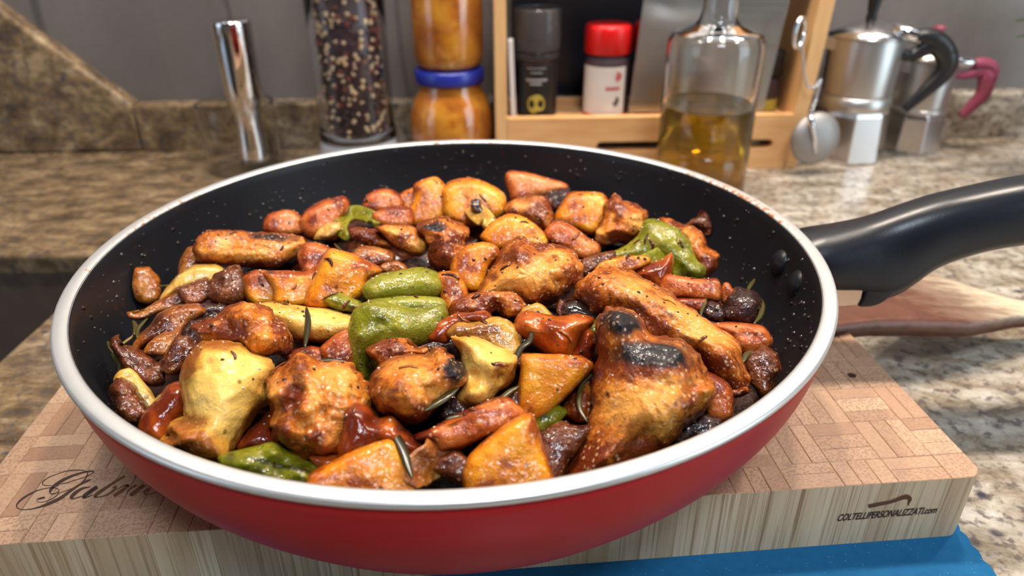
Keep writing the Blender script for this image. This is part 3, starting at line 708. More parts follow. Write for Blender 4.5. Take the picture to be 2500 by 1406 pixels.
# ------------------------------------------------------------------ two stacked jars of jam
def jar(z, prof, lid, label, name):
    root = empty('jam_jar', (-0.0535, 0.640, z)); tag(root, label, 'jar', 'stacked jam jars')
    g = lathe('jam_filled_glass', [(0, 0)] + prof + [(0, prof[-1][1])], M['jam'], root)
    lathe('lid', [(0, lid[0] - 0.0005), (lid[1], lid[0]), (lid[1] + 0.0006, lid[0] + 0.002), (lid[1] + 0.0006, lid[0] + 0.010), (lid[1] - 0.001, lid[0] + 0.012), (lid[1] - 0.003, lid[0] + 0.0118), (0, lid[0] + 0.0115)], M['lidblue'], root)
jar(0.0003, [(0.027, 0), (0.031, 0.002), (0.0345, 0.010), (0.037, 0.024), (0.0375, 0.036), (0.0365, 0.048), (0.033, 0.060), (0.0285, 0.067), (0.0275, 0.072), (0.0275, 0.0760)], (0.0755, 0.0298), 'round-bellied jar of apricot jam with bright blue lid', 'lower')
jar(0.0003 + 0.0875, [(0.022, 0), (0.026, 0.0012), (0.0288, 0.005), (0.0300, 0.012), (0.0303, 0.03), (0.0303, 0.058), (0.029, 0.066), (0.0275, 0.072), (0.0275, 0.076)], (0.0755, 0.0290), 'straight jar of apricot jam stacked on the blue lid', 'upper')

# ------------------------------------------------------------------ bamboo rack with its jars
RY = 0.620
def arc_patch(name, r, a0, a1, z0, z1, mat, parent, wob=None, n=14):
    V, Fc = [], []
    if wob is None:
        for i in range(n + 1):
            a = math.radians(a0 + (a1 - a0) * i / n)
            for z in (z0, z1): V.append((r * math.cos(a), r * math.sin(a), z))
        Fc = [(2 * i, 2 * i + 2, 2 * i + 3, 2 * i + 1) for i in range(n)]
    else:                                           # closed blob outline in (angle, height)
        ac, zc = (a0 + a1) / 2, (z0 + z1) / 2; V.append((r * math.cos(math.radians(ac)), r * math.sin(math.radians(ac)), zc)); k = len(wob)
        for i, w in enumerate(wob):
            t = 2 * math.pi * i / k; a = math.radians(ac + w * (a1 - a0) / 2 * math.cos(t)); V.append((r * math.cos(a), r * math.sin(a), zc + w * (z1 - z0) / 2 * math.sin(t)))
        Fc = [(0, 1 + i, 1 + (i + 1) % k) for i in range(k)]
    return mesh(name, V, Fc, mat, parent)
def rack():
    root = empty('spice_rack', (0.125, RY + 0.034, 0.0)); tag(root, 'light bamboo spice rack with a slotted front board standing by the wall', 'rack')
    L = np.array(root.location)
    def b(name, bb, mat, bw=0.0008): return box(name, (bb[0] - L[0], bb[1] - L[0], bb[2] - L[1], bb[3] - L[1], bb[4], bb[5]), mat, root, (0, 0, 0), bw)
    b('side_panel', (-0.0135, -0.0035, RY, 0.686, 0.0005, 0.30), M['post'])
    # leaning end panel
    q = [(0.2445, 0.0005), (0.2565, 0.0005), (0.272, 0.30), (0.258, 0.30)]
    prism('side_panel', [np.array([x, RY - 0.0, z]) - L for x, z in q], (0, -1, 0), 0.066, M['post'], root, (0, 0, 0), 0.0008)
    b('floor_board', (-0.0035, 0.2465, RY + 0.010, 0.684, 0.037, 0.0448), M['rack'])
    b('back_rail', (-0.0035, 0.2470, 0.680, 0.6855, 0.040, 0.052), M['rack'])
    b('shelf', (-0.0035, 0.262, RY + 0.004, 0.684, 0.205, 0.213), M['rack'])
    # front board with its long slot, one mesh
    x0, x1, z0, z1 = -0.0033, 0.2472, 0.0005, 0.0490; s0, s1, sz0, sz1 = 0.075, 0.232, 0.0195, 0.0275
    out = [(x0, z0), (x1, z0), (x1, z1), (x0, z1)]
    rr = (sz1 - sz0) / 2; sl = [(s0 + rr - rr * math.sin(a), (sz0 + sz1) / 2 + rr * math.cos(a)) for a in np.linspace(0, math.pi, 9)] + [(s1 - rr + rr * math.sin(a), (sz0 + sz1) / 2 - rr * math.cos(a)) for a in np.linspace(0, math.pi, 9)]
    bm = bmesh.new(); y0 = RY - L[1]
    def loop(pts): vs = [bm.verts.new((x - L[0], y0, z)) for x, z in pts]; return [bm.edges.new((vs[i], vs[(i + 1) % len(vs)])) for i in range(len(vs))]
    e = loop(out) + loop(sl); r = bmesh.ops.triangle_fill(bm, edges=e, use_beauty=True)
    fs = [f for f in bm.faces]; ex = bmesh.ops.extrude_face_region(bm, geom=fs); bmesh.ops.translate(bm, verts=[v for v in ex['geom'] if isinstance(v, bmesh.types.BMVert)], vec=(0, 0.010, 0))
    bmesh.ops.recalc_face_normals(bm, faces=bm.faces[:]); me = bpy.data.meshes.new('front_board'); bm.to_mesh(me); bm.free(); me.materials.append(M['rack'])
    link(bpy.data.objects.new('front_board', me), root)
    piv = np.array([0.25, RY, 0]); d_ = L - piv; cs, sn = math.cos(WYAW), math.sin(WYAW)
    root.location = (piv[0] + cs * d_[0] - sn * d_[1], piv[1] + sn * d_[0] + cs * d_[1], L[2]); root.rotation_euler[2] = WYAW
rack()
SZ = 0.0451
def inrack(x, y): return (x, y + (x - 0.25) * WYAW, SZ)
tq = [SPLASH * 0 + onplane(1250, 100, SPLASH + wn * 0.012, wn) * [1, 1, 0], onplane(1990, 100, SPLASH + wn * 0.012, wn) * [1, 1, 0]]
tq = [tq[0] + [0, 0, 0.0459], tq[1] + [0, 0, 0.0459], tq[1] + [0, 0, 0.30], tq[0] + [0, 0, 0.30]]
tag(prism('shade_panel', tq, -wn, 0.0045, M['handle'], None, (0, 0, 0), 0.001), 'matt black panel added for the shade on the wall behind the spice jars', 'shade panel')  # dark panel added in place of the shade behind the rack
# black-labelled grinder
g = empty('spice_grinder', inrack(0.0235, 0.652)); tag(g, 'spice grinder with black and gold label and clear cap, next to red-capped jar', 'spice jar'); g.scale = (1, 1, 0.935)
lathe('body', [(0, 0), (0.0160, 0), (0.0172, 0.0012), (0.0174, 0.050), (0.0168, 0.052), (0, 0.052)], M['dregs'], g)
arc_patch('label_wrap', 0.0176, 190, 335, 0.001, 0.0485, M['blacklabel'], g, n=22)
arc_patch('emblem', 0.0178, 240, 290, 0.004, 0.023, M['gold'], g, wob=[1, 1, 1, 1, .98, .95, .9, .95, 1, 1, 1, 1, 1, 1, .95, .8, .7, .8, .95, 1])
for z, a0, a1 in ((0.0455, 238, 292), (0.0415, 248, 282), (0.0345, 235, 296), (0.0310, 247, 280)): arc_patch('print_line', 0.0178, a0, a1, z, z + (0.0022 if z < 0.04 else 0.0011), M['printgrey'], g)
lathe('collar', [(0, 0.052), (0.0190, 0.052), (0.0190, 0.058), (0.0185, 0.059), (0, 0.059)], M['clearcap'], g)
wallglass('clear_cap', [(0.0196, 0.0595), (0.0200, 0.062), (0.0200, 0.094), (0.0192, 0.0965)], 0.0016, M['clearcap'], g, floor=0.0600)
def red_jar(x, y, label, marks=True):
    g = empty('spice_jar', inrack(x, y)); tag(g, label, 'spice jar', 'red-capped spice jars'); g.scale = (1, 1, 0.915)
    lathe('body', [(0, 0), (0.0180, 0), (0.0192, 0.001), (0.0196, 0.003), (0.0196, 0.050), (0.0188, 0.0535), (0.0180, 0.055), (0.0180, 0.0575), (0, 0.0575)], M['dregs'], g)
    lathe('base_ring', [(0.0180, -0.0001), (0.0197, 0.0006), (0.0199, 0.002), (0.0197, 0.003)], M['redcap'], g)
    arc_patch('paper_label', 0.01975, 185, 318, 0.003, 0.0475, M['label'], g, n=24)
    lathe('cap', [(0, 0.0577), (0.0196, 0.0577), (0.0202, 0.059), (0.0204, 0.078), (0.0198, 0.082), (0.0185, 0.0835), (0, 0.0838)], M['redcap'], g, seg=64)
    if marks:
        arc_patch('print_mark', 0.0199, 283, 306, 0.033, 0.044, M['printred'], g, wob=[.9, 1, .7, .9, 1, .6, .9, .7, 1, .8, .6, .9])
        arc_patch('print_line', 0.0199, 262, 300, 0.0265, 0.0295, M['printred'], g)
        arc_patch('print_mark', 0.0199, 280, 304, 0.008, 0.021, M['printdark'], g, wob=[.5, .9, .8, 1, .5, .4, .9, .6, .9, .3, .7, .4])
red_jar(0.0845, 0.652, 'red-capped spice jar whose whole white label faces out')
red_jar(0.1275, 0.6575, 'red-capped spice jar half hidden behind the steel sheet', False)
# white spatula-like slip beside the post
prism('plastic_slip', [np.array([0.0003, 0.626, 0.0452]), np.array([0.0045, 0.626, 0.0452]), np.array([0.0022, 0.626, 0.1115]), np.array([-0.0021, 0.626, 0.1115])], (0, -1, 0), 0.012, M['paper'], None, (0, 0, 0), 0.0004)
bpy.data.objects['plastic_slip'].name = 'plastic_slip'
tag(bpy.data.objects['plastic_slip'], 'thin white plastic slip leaning on the inside of the rack post', 'plastic slip')
# tall brushed steel sheet
P = [aty(1534, 275, 0.629), aty(1862, 272, 0.631), aty(1938, -40, 0.633), aty(1576, -40, 0.631)]
P = [p * np.array([1, 1, 0]) + np.array([0, 0, max(p[2], 0.0452)]) for p in P]
st = prism('steel_sheet', P, np.cross(P[1] - P[0], P[3] - P[0]), 0.0022, M['brushed'], None, (0, 0, 0), 0.0005)
tag(st, 'tall brushed steel sheet standing in the rack behind the oil bottle', 'steel sheet')
# small dark bottle
d = empty('spice_bottle', inrack(0.2275, 0.655)); tag(d, 'small dark bottle with black cap at the handle end of the rack', 'spice jar')
lathe('body', [(0, 0), (0.0125, 0), (0.0135, 0.001), (0.0137, 0.026), (0.0125, 0.030), (0.0105, 0.032), (0, 0.032)], M['dregs'], d)
arc_patch('label_wrap', 0.0139, 200, 330, 0.002, 0.012, M['gold'], d)
lathe('cap', [(0, 0.0322), (0.0140, 0.0322), (0.0147, 0.034), (0.0147, 0.050), (0.0135, 0.053), (0, 0.0535)], M['black'], d)

# ------------------------------------------------------------------ olive oil bottle
ob = empty('oil_bottle', (0.1555, 0.565, 0.0003)); tag(ob, 'clear glass bottle half full of olive oil beside the pan', 'bottle')
prof = [(0.033, 0), (0.0355, 0.0012), (0.0366, 0.004), (0.0366, 0.114), (0.0360, 0.120), (0.0335, 0.1245), (0.027, 0.1275), (0.0185, 0.1305), (0.0145, 0.1350), (0.0130, 0.142), (0.0128, 0.150), (0.0134, 0.19), (0.0150, 0.196), (0.0150, 0.200)]
inner = [(0.0127, 0.199), (0.0112, 0.19), (0.0106, 0.150), (0.0108, 0.142), (0.0122, 0.137), (0.016, 0.1325), (0.025, 0.1290), (0.0315, 0.1255), (0.0338, 0.120), (0.0344, 0.114), (0.0344, 0.010), (0.032, 0.0075), (0.020, 0.0090), (0, 0.0100)]
lathe('glass_body', [(0, 0)] + prof + inner, M['glass'], ob, seg=72)
lathe('olive_oil', [(0, 0.0098), (0.020, 0.0088), (0.0322, 0.0073), (0.03455, 0.0099), (0.03455, 0.0722), (0.0342, 0.0716), (0.033, 0.0713), (0, 0.0713)], M['oil'], ob, seg=72)
lathe('cork', [(0, 0.188), (0.0108, 0.188), (0.0125, 0.206), (0, 0.207)], M['black'], ob)

# ------------------------------------------------------------------ moka pots
def moka(loc, s, handle_mat, label, knob, zrel, hpts, hrad, lug, rot):
    root = empty('moka_pot', loc); tag(root, label, 'moka pot', 'aluminium moka pots')
    r = math.pi / 8 + rot
    def L(n, prof, m_, seg=8, sm=False): o = lathe(n, prof, m_, root, seg=seg, smooth=sm, rot=r); bevel(o, 0.0006, 2, 20) if seg == 8 else None; return o
    zb, zc, zu = zrel
    L('boiler', [(0, 0), (0.0375 * s, 0), (0.0385 * s, 0.0015), (0.0350 * s, zb - 0.004), (0.0335 * s, zb), (0, zb)], M['alu_base'])
    L('collar', [(0, zb), (0.0330 * s, zb), (0.0337 * s, zb + 0.0008), (0.0337 * s, zc - 0.0008), (0.0322 * s, zc), (0, zc)], M['alu'], 48, True)
    L('upper_pot', [(0, zc + 0.0004), (0.0325 * s, zc + 0.0004), (0.0325 * s, zc + 0.002), (0.0340 * s, zu - 0.001), (0.0336 * s, zu), (0, zu)], M['alu'], 56, True)
    L('lid', [(0, zu), (0.0348 * s, zu), (0.0350 * s, zu + 0.0015), (0.020 * s, zu + 0.008), (0.008 * s, zu + 0.0125), (0, zu + 0.0130)], M['alu_base'], 56, True)
    kb = [(0.0045, 0), (0.0050, 0.004), (0.0042, 0.006), (0.0070, 0.024), (0.0072, 0.028), (0.0055, 0.031), (0, 0.0315)]
    lathe('knob', [(0, 0)] + [(a * s, b * (1.0 if s > 0.8 else 0.55)) for a, b in kb], knob, root, (0, 0, zu + 0.0120))
    if lug: 
        P = [np.array(p) - np.array(loc) for p in lug]; o = tube('hinge', P, [0.0055 * s, 0.0065 * s, 0.006 * s, 0.005 * s], M['steel'], root, seg=10)
    P = spline([np.array(p) - np.array(loc) for p in hpts], 6); n = len(P); rad = np.interp(np.linspace(0, 1, n), np.linspace(0, 1, len(hrad)), hrad)
    # side arm of the handle as its own stretch of the same grip
    tube('handle', P, list(rad), handle_mat, root, seg=14, flat=0.8, upv=(0, 1, 0.01))
    # pouring lip on the far side
    o = prism('spout', [np.array([-0.030 * s, 0.010, zu - 0.001]), np.array([-0.044 * s, 0.0, zu + 0.001]), np.array([-0.030 * s, -0.010, zu - 0.001]), np.array([-0.0315 * s, 0.0, zu - 0.022])][:3], (0, 0, 1), 0.010, M['alu'], root)
    return root
A = lambda px, py, y: aty(px, py, y)
m1 = (0.3145, 0.660, 0.0003)
hp = [A(2196, 128, .642), A(2225, 136, .642), A(2262, 116, .642), A(2288, 112, .642), A(2312, 138, .642), A(2304, 178, .642), A(2262, 220, .642), A(2208, 268, .642)]
moka(m1, 0.93, M['black'], 'larger aluminium moka pot with black handle and knob', M['black'], (0.046, 0.0585, 0.1075), hp, [0.0045, 0.005, 0.0065, 0.0085, 0.0095, 0.0090, 0.0075, 0.0058, 0.0040], [A(2180, 72, .650), A(2215, 80, .645), A(2245, 92, .642), A(2260, 100, .642)], 0.12)
# the upper limb that joins the black handle to its hinge
root1 = [o for o in bpy.data.objects if o.name == 'moka_pot'][0]
P = [A(2235, 88, .642), A(2270, 92, .642), A(2300, 108, .642), A(2316, 140, .642)]
tube('handle_top', [np.array(p) - np.array(m1) for p in spline(P, 5)], [0.0055, 0.006, 0.0065, 0.007, 0.0072, 0.0075, 0.008, 0.008, 0.008, 0.008, 0.008, 0.008, 0.008, 0.008, 0.007, 0.006][:16], M['black'], root1, seg=12)
m2 = (0.389, 0.682, 0.0003)
hp = [A(2332, 182, .668), A(2352, 184, .668), A(2380, 178, .668), A(2404, 176, .668), A(2408, 200, .668), A(2400, 228, .668), A(2376, 256, .668), A(2346, 284, .668)]
moka(m2, 0.72, M['pink'], 'smaller aluminium moka pot with mauve handle behind the bigger pot', M['pink'], (0.036, 0.0405, 0.0835), hp, [0.003, 0.0036, 0.0045, 0.006, 0.0075, 0.0075, 0.0068, 0.0055, 0.004], [A(2320, 150, .668), A(2340, 152, .668), A(2368, 152, .668), A(2384, 158, .668)], 0.3)
root2 = bpy.data.objects['moka_pot.001']
P = [A(2380, 156, .668), A(2402, 156, .668), A(2422, 166, .668), A(2418, 196, .668)]
tube('handle_top', [np.array(p) - np.array(m2) for p in spline(P, 5)], 0.0055, M['pink'], root2, seg=12)

# ------------------------------------------------------------------ tea infuser hanging on its chain
ti = empty('tea_infuser', tuple(A(1990, 338, .606))); tag(ti, 'round mesh tea infuser hanging on a fine chain from the rack', 'tea infuser')
Lt = np.array(ti.location)
o = lathe('mesh_ball', [(0, -0.0075), (0.009, -0.0070), (0.016, -0.0052), (0.0205, -0.0025), (0.0226, 0), (0.0205, 0.0025), (0.016, 0.0052), (0.009, 0.0070), (0, 0.0075)], M['mesh'], ti, seg=48); o.rotation_euler = (math.radians(84), 0, math.radians(8))
tube('clasp', [A(1978, 282, .5975) - Lt, A(1984, 310, .5970) - Lt, A(1990, 340, .5965) - Lt, A(1990, 372, .5985) - Lt], [0.0028, 0.0022, 0.0019, 0.0022], M['steel'], ti, seg=8)
V, Fc = [], []
cp = spline([A(1979, 282, .603), A(1992, 240, .612), A(2004, 196, .613), A(1990, 212, .611), A(1972, 210, .613), A(1964, 180, .615), A(1960, 140, .616), A(1957, 112, .617)], 14)
for i, p in enumerate(cp):
    t = cp[min(i + 1, len(cp) - 1)] - cp[max(i - 1, 0)]; t /= np.linalg.norm(t); s = np.cross(t, (0, 1, 0) if i % 2 else (1, 0.3, 0)); s /= np.linalg.norm(s); w = np.cross(s, t); b = len(V)
    for k in range(10):
        a = 2 * math.pi * k / 10; c = p + 0.0013 * math.cos(a) * t + 0.0009 * math.sin(a) * s; rd = math.cos(a) * t + math.sin(a) * s
        for j in range(4): q = math.pi / 2 * j; V.append(c + 0.00028 * (math.cos(q) * rd + math.sin(q) * w) - Lt)
    for k in range(10):
        for j in range(4): Fc.append((b + k * 4 + j, b + k * 4 + (j + 1) % 4, b + ((k + 1) % 10) * 4 + (j + 1) % 4, b + ((k + 1) % 10) * 4 + j))
mesh('chain', V, Fc, M['steel'], ti)
rc = A(1952, 80, .617)
pts = [rc - Lt + np.array([0.0052 * math.cos(a), 0.004 * math.cos(a), 0.0118 * math.sin(a)]) for a in np.linspace(0, 2 * math.pi, 25)]
tube('ring', pts, 0.0019, M['steel'], ti, seg=8)

# ------------------------------------------------------------------ potted herb just reaching into view
hb = empty('potted_herb', (0.545, 0.60, 0.0003)); tag(hb, 'green leafy herb in a clay pot at the edge of the worktop', 'plant')
clay = simple('clay_pot', (0.30, 0.11, 0.06), 0.7)
lathe('pot', [(0, 0), (0.035, 0), (0.037, 0.002), (0.046, 0.062), (0.050, 0.063), (0.050, 0.075), (0.045, 0.075), (0.043, 0.066), (0, 0.064)], clay, hb)
tube('stem', [(0, 0, 0.06), (0.002, 0, 0.10), (-0.004, 0.002, 0.15)], [0.002, 0.0017, 0.001], M['leaf'], hb)
rnd = random.Random(9)
tip = aty(2474, 52, 0.59) - np.array(hb.location)
ends = [tip, tip + np.array([0.004, 0.0, -0.012])] + [np.array([rnd.uniform(-0.03, 0.06), rnd.uniform(-0.05, 0.05), rnd.uniform(0.09, 0.17)]) for _ in range(26)]
for q in ends:
    if q is not ends[0] and q is not ends[1] and q[0] < -0.03: continue
    base = np.array([-0.003, 0.0, max(0.08, min(0.15, q[2] - 0.02))]); dv = q - base; ln = np.linalg.norm(dv); dv /= ln; s = np.cross(dv, (0, 0.4, 1)); s /= np.linalg.norm(s); up_ = np.cross(s, dv)
    V = []
    for i in range(9):
        t = i / 8; w = 0.30 * ln * math.sin(math.pi * t ** 0.8) ** 0.8 * 0.6 + 0.0003
        for k in (-1, 0, 1): V.append(base + dv * ln * t + s * w * k + up_ * (0.10 * ln * math.sin(math.pi * t) + (0.0 if k else -0.06 * w)))
    n0 = len(V); V += [v - up_ * 0.0004 for v in V]
    Fc = [(i * 3 + k, i * 3 + k + 1, i * 3 + k + 4, i * 3 + k + 3) for i in range(8) for k in (0, 1)]; Fc += [tuple(n0 + j for j in f[::-1]) for f in Fc]
    mesh('leaf', V, Fc, M['leaf'], hb)

# ------------------------------------------------------------------ food in the pan
def heapz(x, y):
    r = math.hypot(x - PC[0], y - PC[1]); q = min(r / 0.128, 1.0)
    return ZR - 0.0065 - 0.0125 * q ** 2.2
def hit(px, py, dz=0.0):
    d = ray(px, py); z = ZR - 0.012
    for _ in range(12):
        p = CAM + d * ((z + dz - HCAM) / d[2]); z = heapz(p[0], p[1])
    return p
def inward(p, thick=0.0):
    return p
def resample(poly, n):
    P = np.array([q[:2] for q in poly], float); m_ = len(P); out = []
    for i in range(m_):
        p0, p1, p2, p3 = P[i - 1], P[i], P[(i + 1) % m_], P[(i + 2) % m_]
        for k in range(8):
            t = k / 8
            cr = 0.5 * (2 * p1 + (p2 - p0) * t + (2 * p0 - 5 * p1 + 4 * p2 - p3) * t * t + (3 * p1 - p0 - 3 * p2 + p3) * t ** 3)
            out.append(0.65 * cr + 0.35 * (p1 + (p2 - p1) * t))
    out = np.array(out); seg = np.linalg.norm(np.roll(out, -1, 0) - out, axis=1); cum = np.concatenate([[0], np.cumsum(seg)])
    pts = np.vstack([out, out[:1]]); tt = np.linspace(0, cum[-1], n, endpoint=False)
    return np.stack([np.interp(tt, cum, pts[:, 0]), np.interp(tt, cum, pts[:, 1])], 1)
def centroid(P):
    x, y = P[:, 0], P[:, 1]; x2, y2 = np.roll(x, -1), np.roll(y, -1); c = x * y2 - x2 * y; A = c.sum() / 2
    return np.array([((x + x2) * c).sum() / (6 * A), ((y + y2) * c).sum() / (6 * A)])
USED = {}
def lump(name, poly, mat, label=None, cat=None, group=None, parent=None, el=58, lift=0.0, T=(9, 9), prof=(2.2, 2.0), cen=None, bumps=(), char=(), pale=(), brown=(), nz=(0.8, 160), K=9, N=44, crop='P', roll=0.0, cup=0.0):
    """one solid piece of food: a rounded, noisy body whose plan is a polygon and whose front and back bulge by T millimetres"""
    poly = X(crop, poly); big = mat in ('chicken', 'skin'); N = int(N * (1.5 if big else 1.15)); K = int(K * (1.5 if big else 1.15)); B = resample(poly, N)
    c = np.array(X(crop, [cen])[0][:2]) if cen else centroid(B)
    rag = {'chicken': 0.05, 'brown': 0.09, 'burnt': 0.10, 'onion': 0.05, 'skin': 0.02}.get(mat, 0.02)
    B = np.array([c + (b - c) * ((1.04 if big else 1.10) + rag * noise.noise(Vector((b[0] * 0.05, b[1] * 0.05, 2.0))) + rag * 0.6 * noise.noise(Vector((b[0] * 0.13, b[1] * 0.13, 5.0)))) for b in B])
    p0 = hit(c[0], c[1]); d0 = ray(*c); d0 /= np.linalg.norm(d0); P0 = p0 - d0 * lift / 1000
    hdir = np.array([-P0[0], -P0[1], 0]); hdir /= np.linalg.norm(hdir)
    rl = math.radians(roll); hdir = np.array([hdir[0] * math.cos(rl) - hdir[1] * math.sin(rl), hdir[0] * math.sin(rl) + hdir[1] * math.cos(rl), 0])
    e = math.radians(el); nrm = math.cos(e) * hdir + np.array([0, 0, math.sin(e)])
    dirv = -d0
    s_px = F / np.dot(P0 - CAM, _fwd)            # pixels per metre at the piece
    bumps = X(crop, [(b[0], b[1]) for b in bumps]) and [X(crop, [(b[0], b[1])])[0] + (b[2] / CROP[crop][2], b[3]) for b in bumps]
    def spots(L): return [X(crop, [(b[0], b[1])])[0] + (b[2] / CROP[crop][2], b[3] / CROP[crop][2], b[4]) + tuple(b[5:]) for b in L]
    char, pale, brown = spots(char), spots(pale), spots(brown)
    seed = Vector((c[0] * 0.37, c[1] * 0.53, len(poly)))
    V, Tn, Fc = [], [], []
    def tone(q, s):
        r = []
        for L in (char, pale, brown):
            a = 0
            for b in L:
                dx, dy = q[0] - b[0], q[1] - b[1]
                if len(b) > 5: w = math.radians(b[5]); dx, dy = dx * math.cos(w) + dy * math.sin(w), -dx * math.sin(w) + dy * math.cos(w)
                a = max(a, b[4] * math.exp(-((dx / b[2]) ** 2 + (dy / b[3]) ** 2)))
            r.append(min(1, a))
        if mat in ('potato', 'carrot', 'chicken'): r[2] = min(1, r[2] + 0.45 * max(0, (s - 0.80) / 0.20))
        r[1] *= 1 - 0.85 * r[2]
        return tuple(r) + (1,)
    A0, A1 = B, np.roll(B, -1, 0); AB = A1 - A0; L2 = (AB ** 2).sum(1) + 1e-9
    def edist(Q):
        Q = np.atleast_2d(Q); d = Q[:, None, :] - A0[None]; u = np.clip((d * AB[None]).sum(2) / L2[None], 0, 1)
        return np.sqrt(((d - u[..., None] * AB[None]) ** 2).sum(2)).min(1)
    probe = np.concatenate([c + s_ * (B - c) for s_ in (0.0, 0.15, 0.3, 0.45, 0.6, 0.75)]); dmax = edist(probe).max() * 0.96
    def vert(q, s, side, dist=None):
        if side > 0: s = 1 - min(1.0, (edist(q)[0] if dist is None else dist) / dmax)
        h = (max(0, 1 - s ** prof[0])) ** (1 / prof[1]) * T[0 if side > 0 else 1] / 1000
        if side > 0:
            for b in bumps: h += b[3] / 1000 * math.exp(-(((q[0] - b[0]) ** 2 + (q[1] - b[1]) ** 2) / b[2] ** 2)) * min(1, 4 * (1 - s) + 0.15)
        base = onplane(q[0], q[1], P0, nrm)
        p = base + side * h * dirv + cup / 1000 * (s * s - 0.5) * dirv
        nv = noise.noise_vector(Vector(p) * nz[1] + seed) * 0.7 + noise.noise_vector(Vector(p) * nz[1] * 2.7 + seed) * 0.3
        p = p + np.array(nv) * nz[0] / 1000
        if big: p = p + dirv * 0.0022 * noise.noise(Vector(p) * 62 + seed) * min(1, 3 * (1 - s))
        if side > 0:
            pv = Vector(p) * (330 if big else 260) + seed; rg = 1 - 2 * abs(noise.noise(pv)); sg = noise.noise(pv * 2.3)
            p = p + dirv * ((0.00042 * rg + 0.00030 * sg) * (0.4 if mat == 'skin' else 1.0) if big else 0.00018 * rg + 0.00016 * sg) * min(1, nz[0] * 1.2)
        V.append(p - P0); Tn.append(tone(q, s))
    ss = [math.sin(math.pi / 2 * k / K) ** 0.85 for k in range(1, K + 1)]
    vert(c, 0, 1)
    for s in ss:
        ring = c + s * (B - c); dd = edist(ring) if s < 0.9999 else np.zeros(N)
        for b, d_ in zip(ring, dd): vert(b, s, 1, d_)
    Fc += [(0, 1 + k, 1 + (k + 1) % N) for k in range(N)]
    for r in range(K - 1): Fc += [(1 + r * N + k, 1 + (r + 1) * N + k, 1 + (r + 1) * N + (k + 1) % N, 1 + r * N + (k + 1) % N) for k in range(N)]
    last = 1 + (K - 1) * N; prev = last
    for s in [0.92, 0.7, 0.4]:
        b0 = len(V)
        for b in B: vert(c + s * (b - c), s, -1)
        Fc += [(prev + k, b0 + k, b0 + (k + 1) % N, prev + (k + 1) % N) for k in range(N)]; prev = b0
    vert(c, 0, -1); Fc += [(prev + k, len(V) - 1, prev + (k + 1) % N) for k in range(N)]
    # keep the piece inside the pan: pull in whatever would pass its wall, lift whatever would pass its floor
    ipz = [0.0014, 0.005, 0.011, 0.021, 0.032, 0.043, 0.052, 0.0575]; ipr = [0.1366, 0.136, 0.135, 0.1326, 0.1286, 0.1225, 0.114, 0.098]
    for i in range(len(V)):
        p = V[i] + P0; dz = max(0.0, ZR - p[2])
        if dz > 0.0555: p[2] = ZR - 0.0555; dz = 0.0555
        rm = np.interp(dz, ipz, ipr) - 0.0008; r = math.hypot(p[0] - PC[0], p[1] - PC[1])
        if r > rm and dz > 0: f_ = rm / r; p[0] = PC[0] + (p[0] - PC[0]) * f_; p[1] = PC[1] + (p[1] - PC[1]) * f_
        V[i] = p - P0
    par_loc = np.array(parent['_c']) if parent is not None else np.zeros(3)
    o = mesh(name, V, Fc, M[mat], parent, tuple(P0 - par_loc), tone=Tn)
    CEN[o.name] = P0
    if parent is None: o['_c'] = tuple(map(float, P0))
    if label: tag(o, label, cat, group or (GROUPS.get(cat)))
    return o
CEN = {}
GROUPS = dict(chicken='chicken pieces in the pan', potato='potato chunks in the pan', carrot='carrot pieces in the pan', pepper='green pepper pieces in the pan', onion='browned onion pieces in the pan', tomato='tomato pieces in the pan', rosemary='rosemary in the pan')

def ribbon(name, path, width, mat, label=None, cat=None, lift=1.0, crop='P', th=0.8, parent=None, twist=0.6, seg=6, group=None, nz=0.3):
    """thin curved strip (onion, pepper): path of pixel points with a height offset, given a real width and thickness in millimetres"""
    Q = X(crop, path); P = []
    for q in Q:
        p = hit(q[0], q[1]); d = ray(q[0], q[1]); d /= np.linalg.norm(d); P.append(p - d * (lift + (q[2] if len(q) > 2 else 0)) / 1000)
    P = spline(P, 6); n = len(P); c = P[n // 2].copy(); V, Fc, Tn = [], [], []; k = 10
    for i, p in enumerate(P):
        t = P[min(i + 1, n - 1)] - P[max(i - 1, 0)]; t /= np.linalg.norm(t); tc = CAM - p; tc /= np.linalg.norm(tc)
        s = np.cross(t, tc); s /= np.linalg.norm(s); s = s + twist * tc; s -= t * np.dot(s, t); s /= np.linalg.norm(s); w = np.cross(s, t)
        e = math.sin(math.pi * min(max((i + 0.6) / (n + 0.2), 0.02), 0.98)) ** 0.45
        for j in range(k):
            a = 2 * math.pi * j / k; q = p + width / 2000 * e * math.cos(a) * s + th / 1000 * (math.sin(a) + 0.7 * math.cos(a) ** 2) * w
            q = q + np.array(noise.noise_vector(Vector(q) * 170)) * nz / 1000; V.append(q - c); Tn.append((0, 0.3 * math.cos(a * 1.0) ** 2, 0.15, 1))
    for i in range(n - 1): Fc += [(i * k + j, i * k + (j + 1) % k, (i + 1) * k + (j + 1) % k, (i + 1) * k + j) for j in range(k)]
    Fc += [tuple(range(k)), tuple(range((n - 1) * k, n * k))]
    par = np.array(parent['_c']) if parent is not None else np.zeros(3)
    o = mesh(name, V, Fc, M[mat], parent, tuple(c - par), tone=Tn)
    if parent is None: o['_c'] = tuple(map(float, c))
    if label: tag(o, label, cat, group or GROUPS.get(cat))
    return o

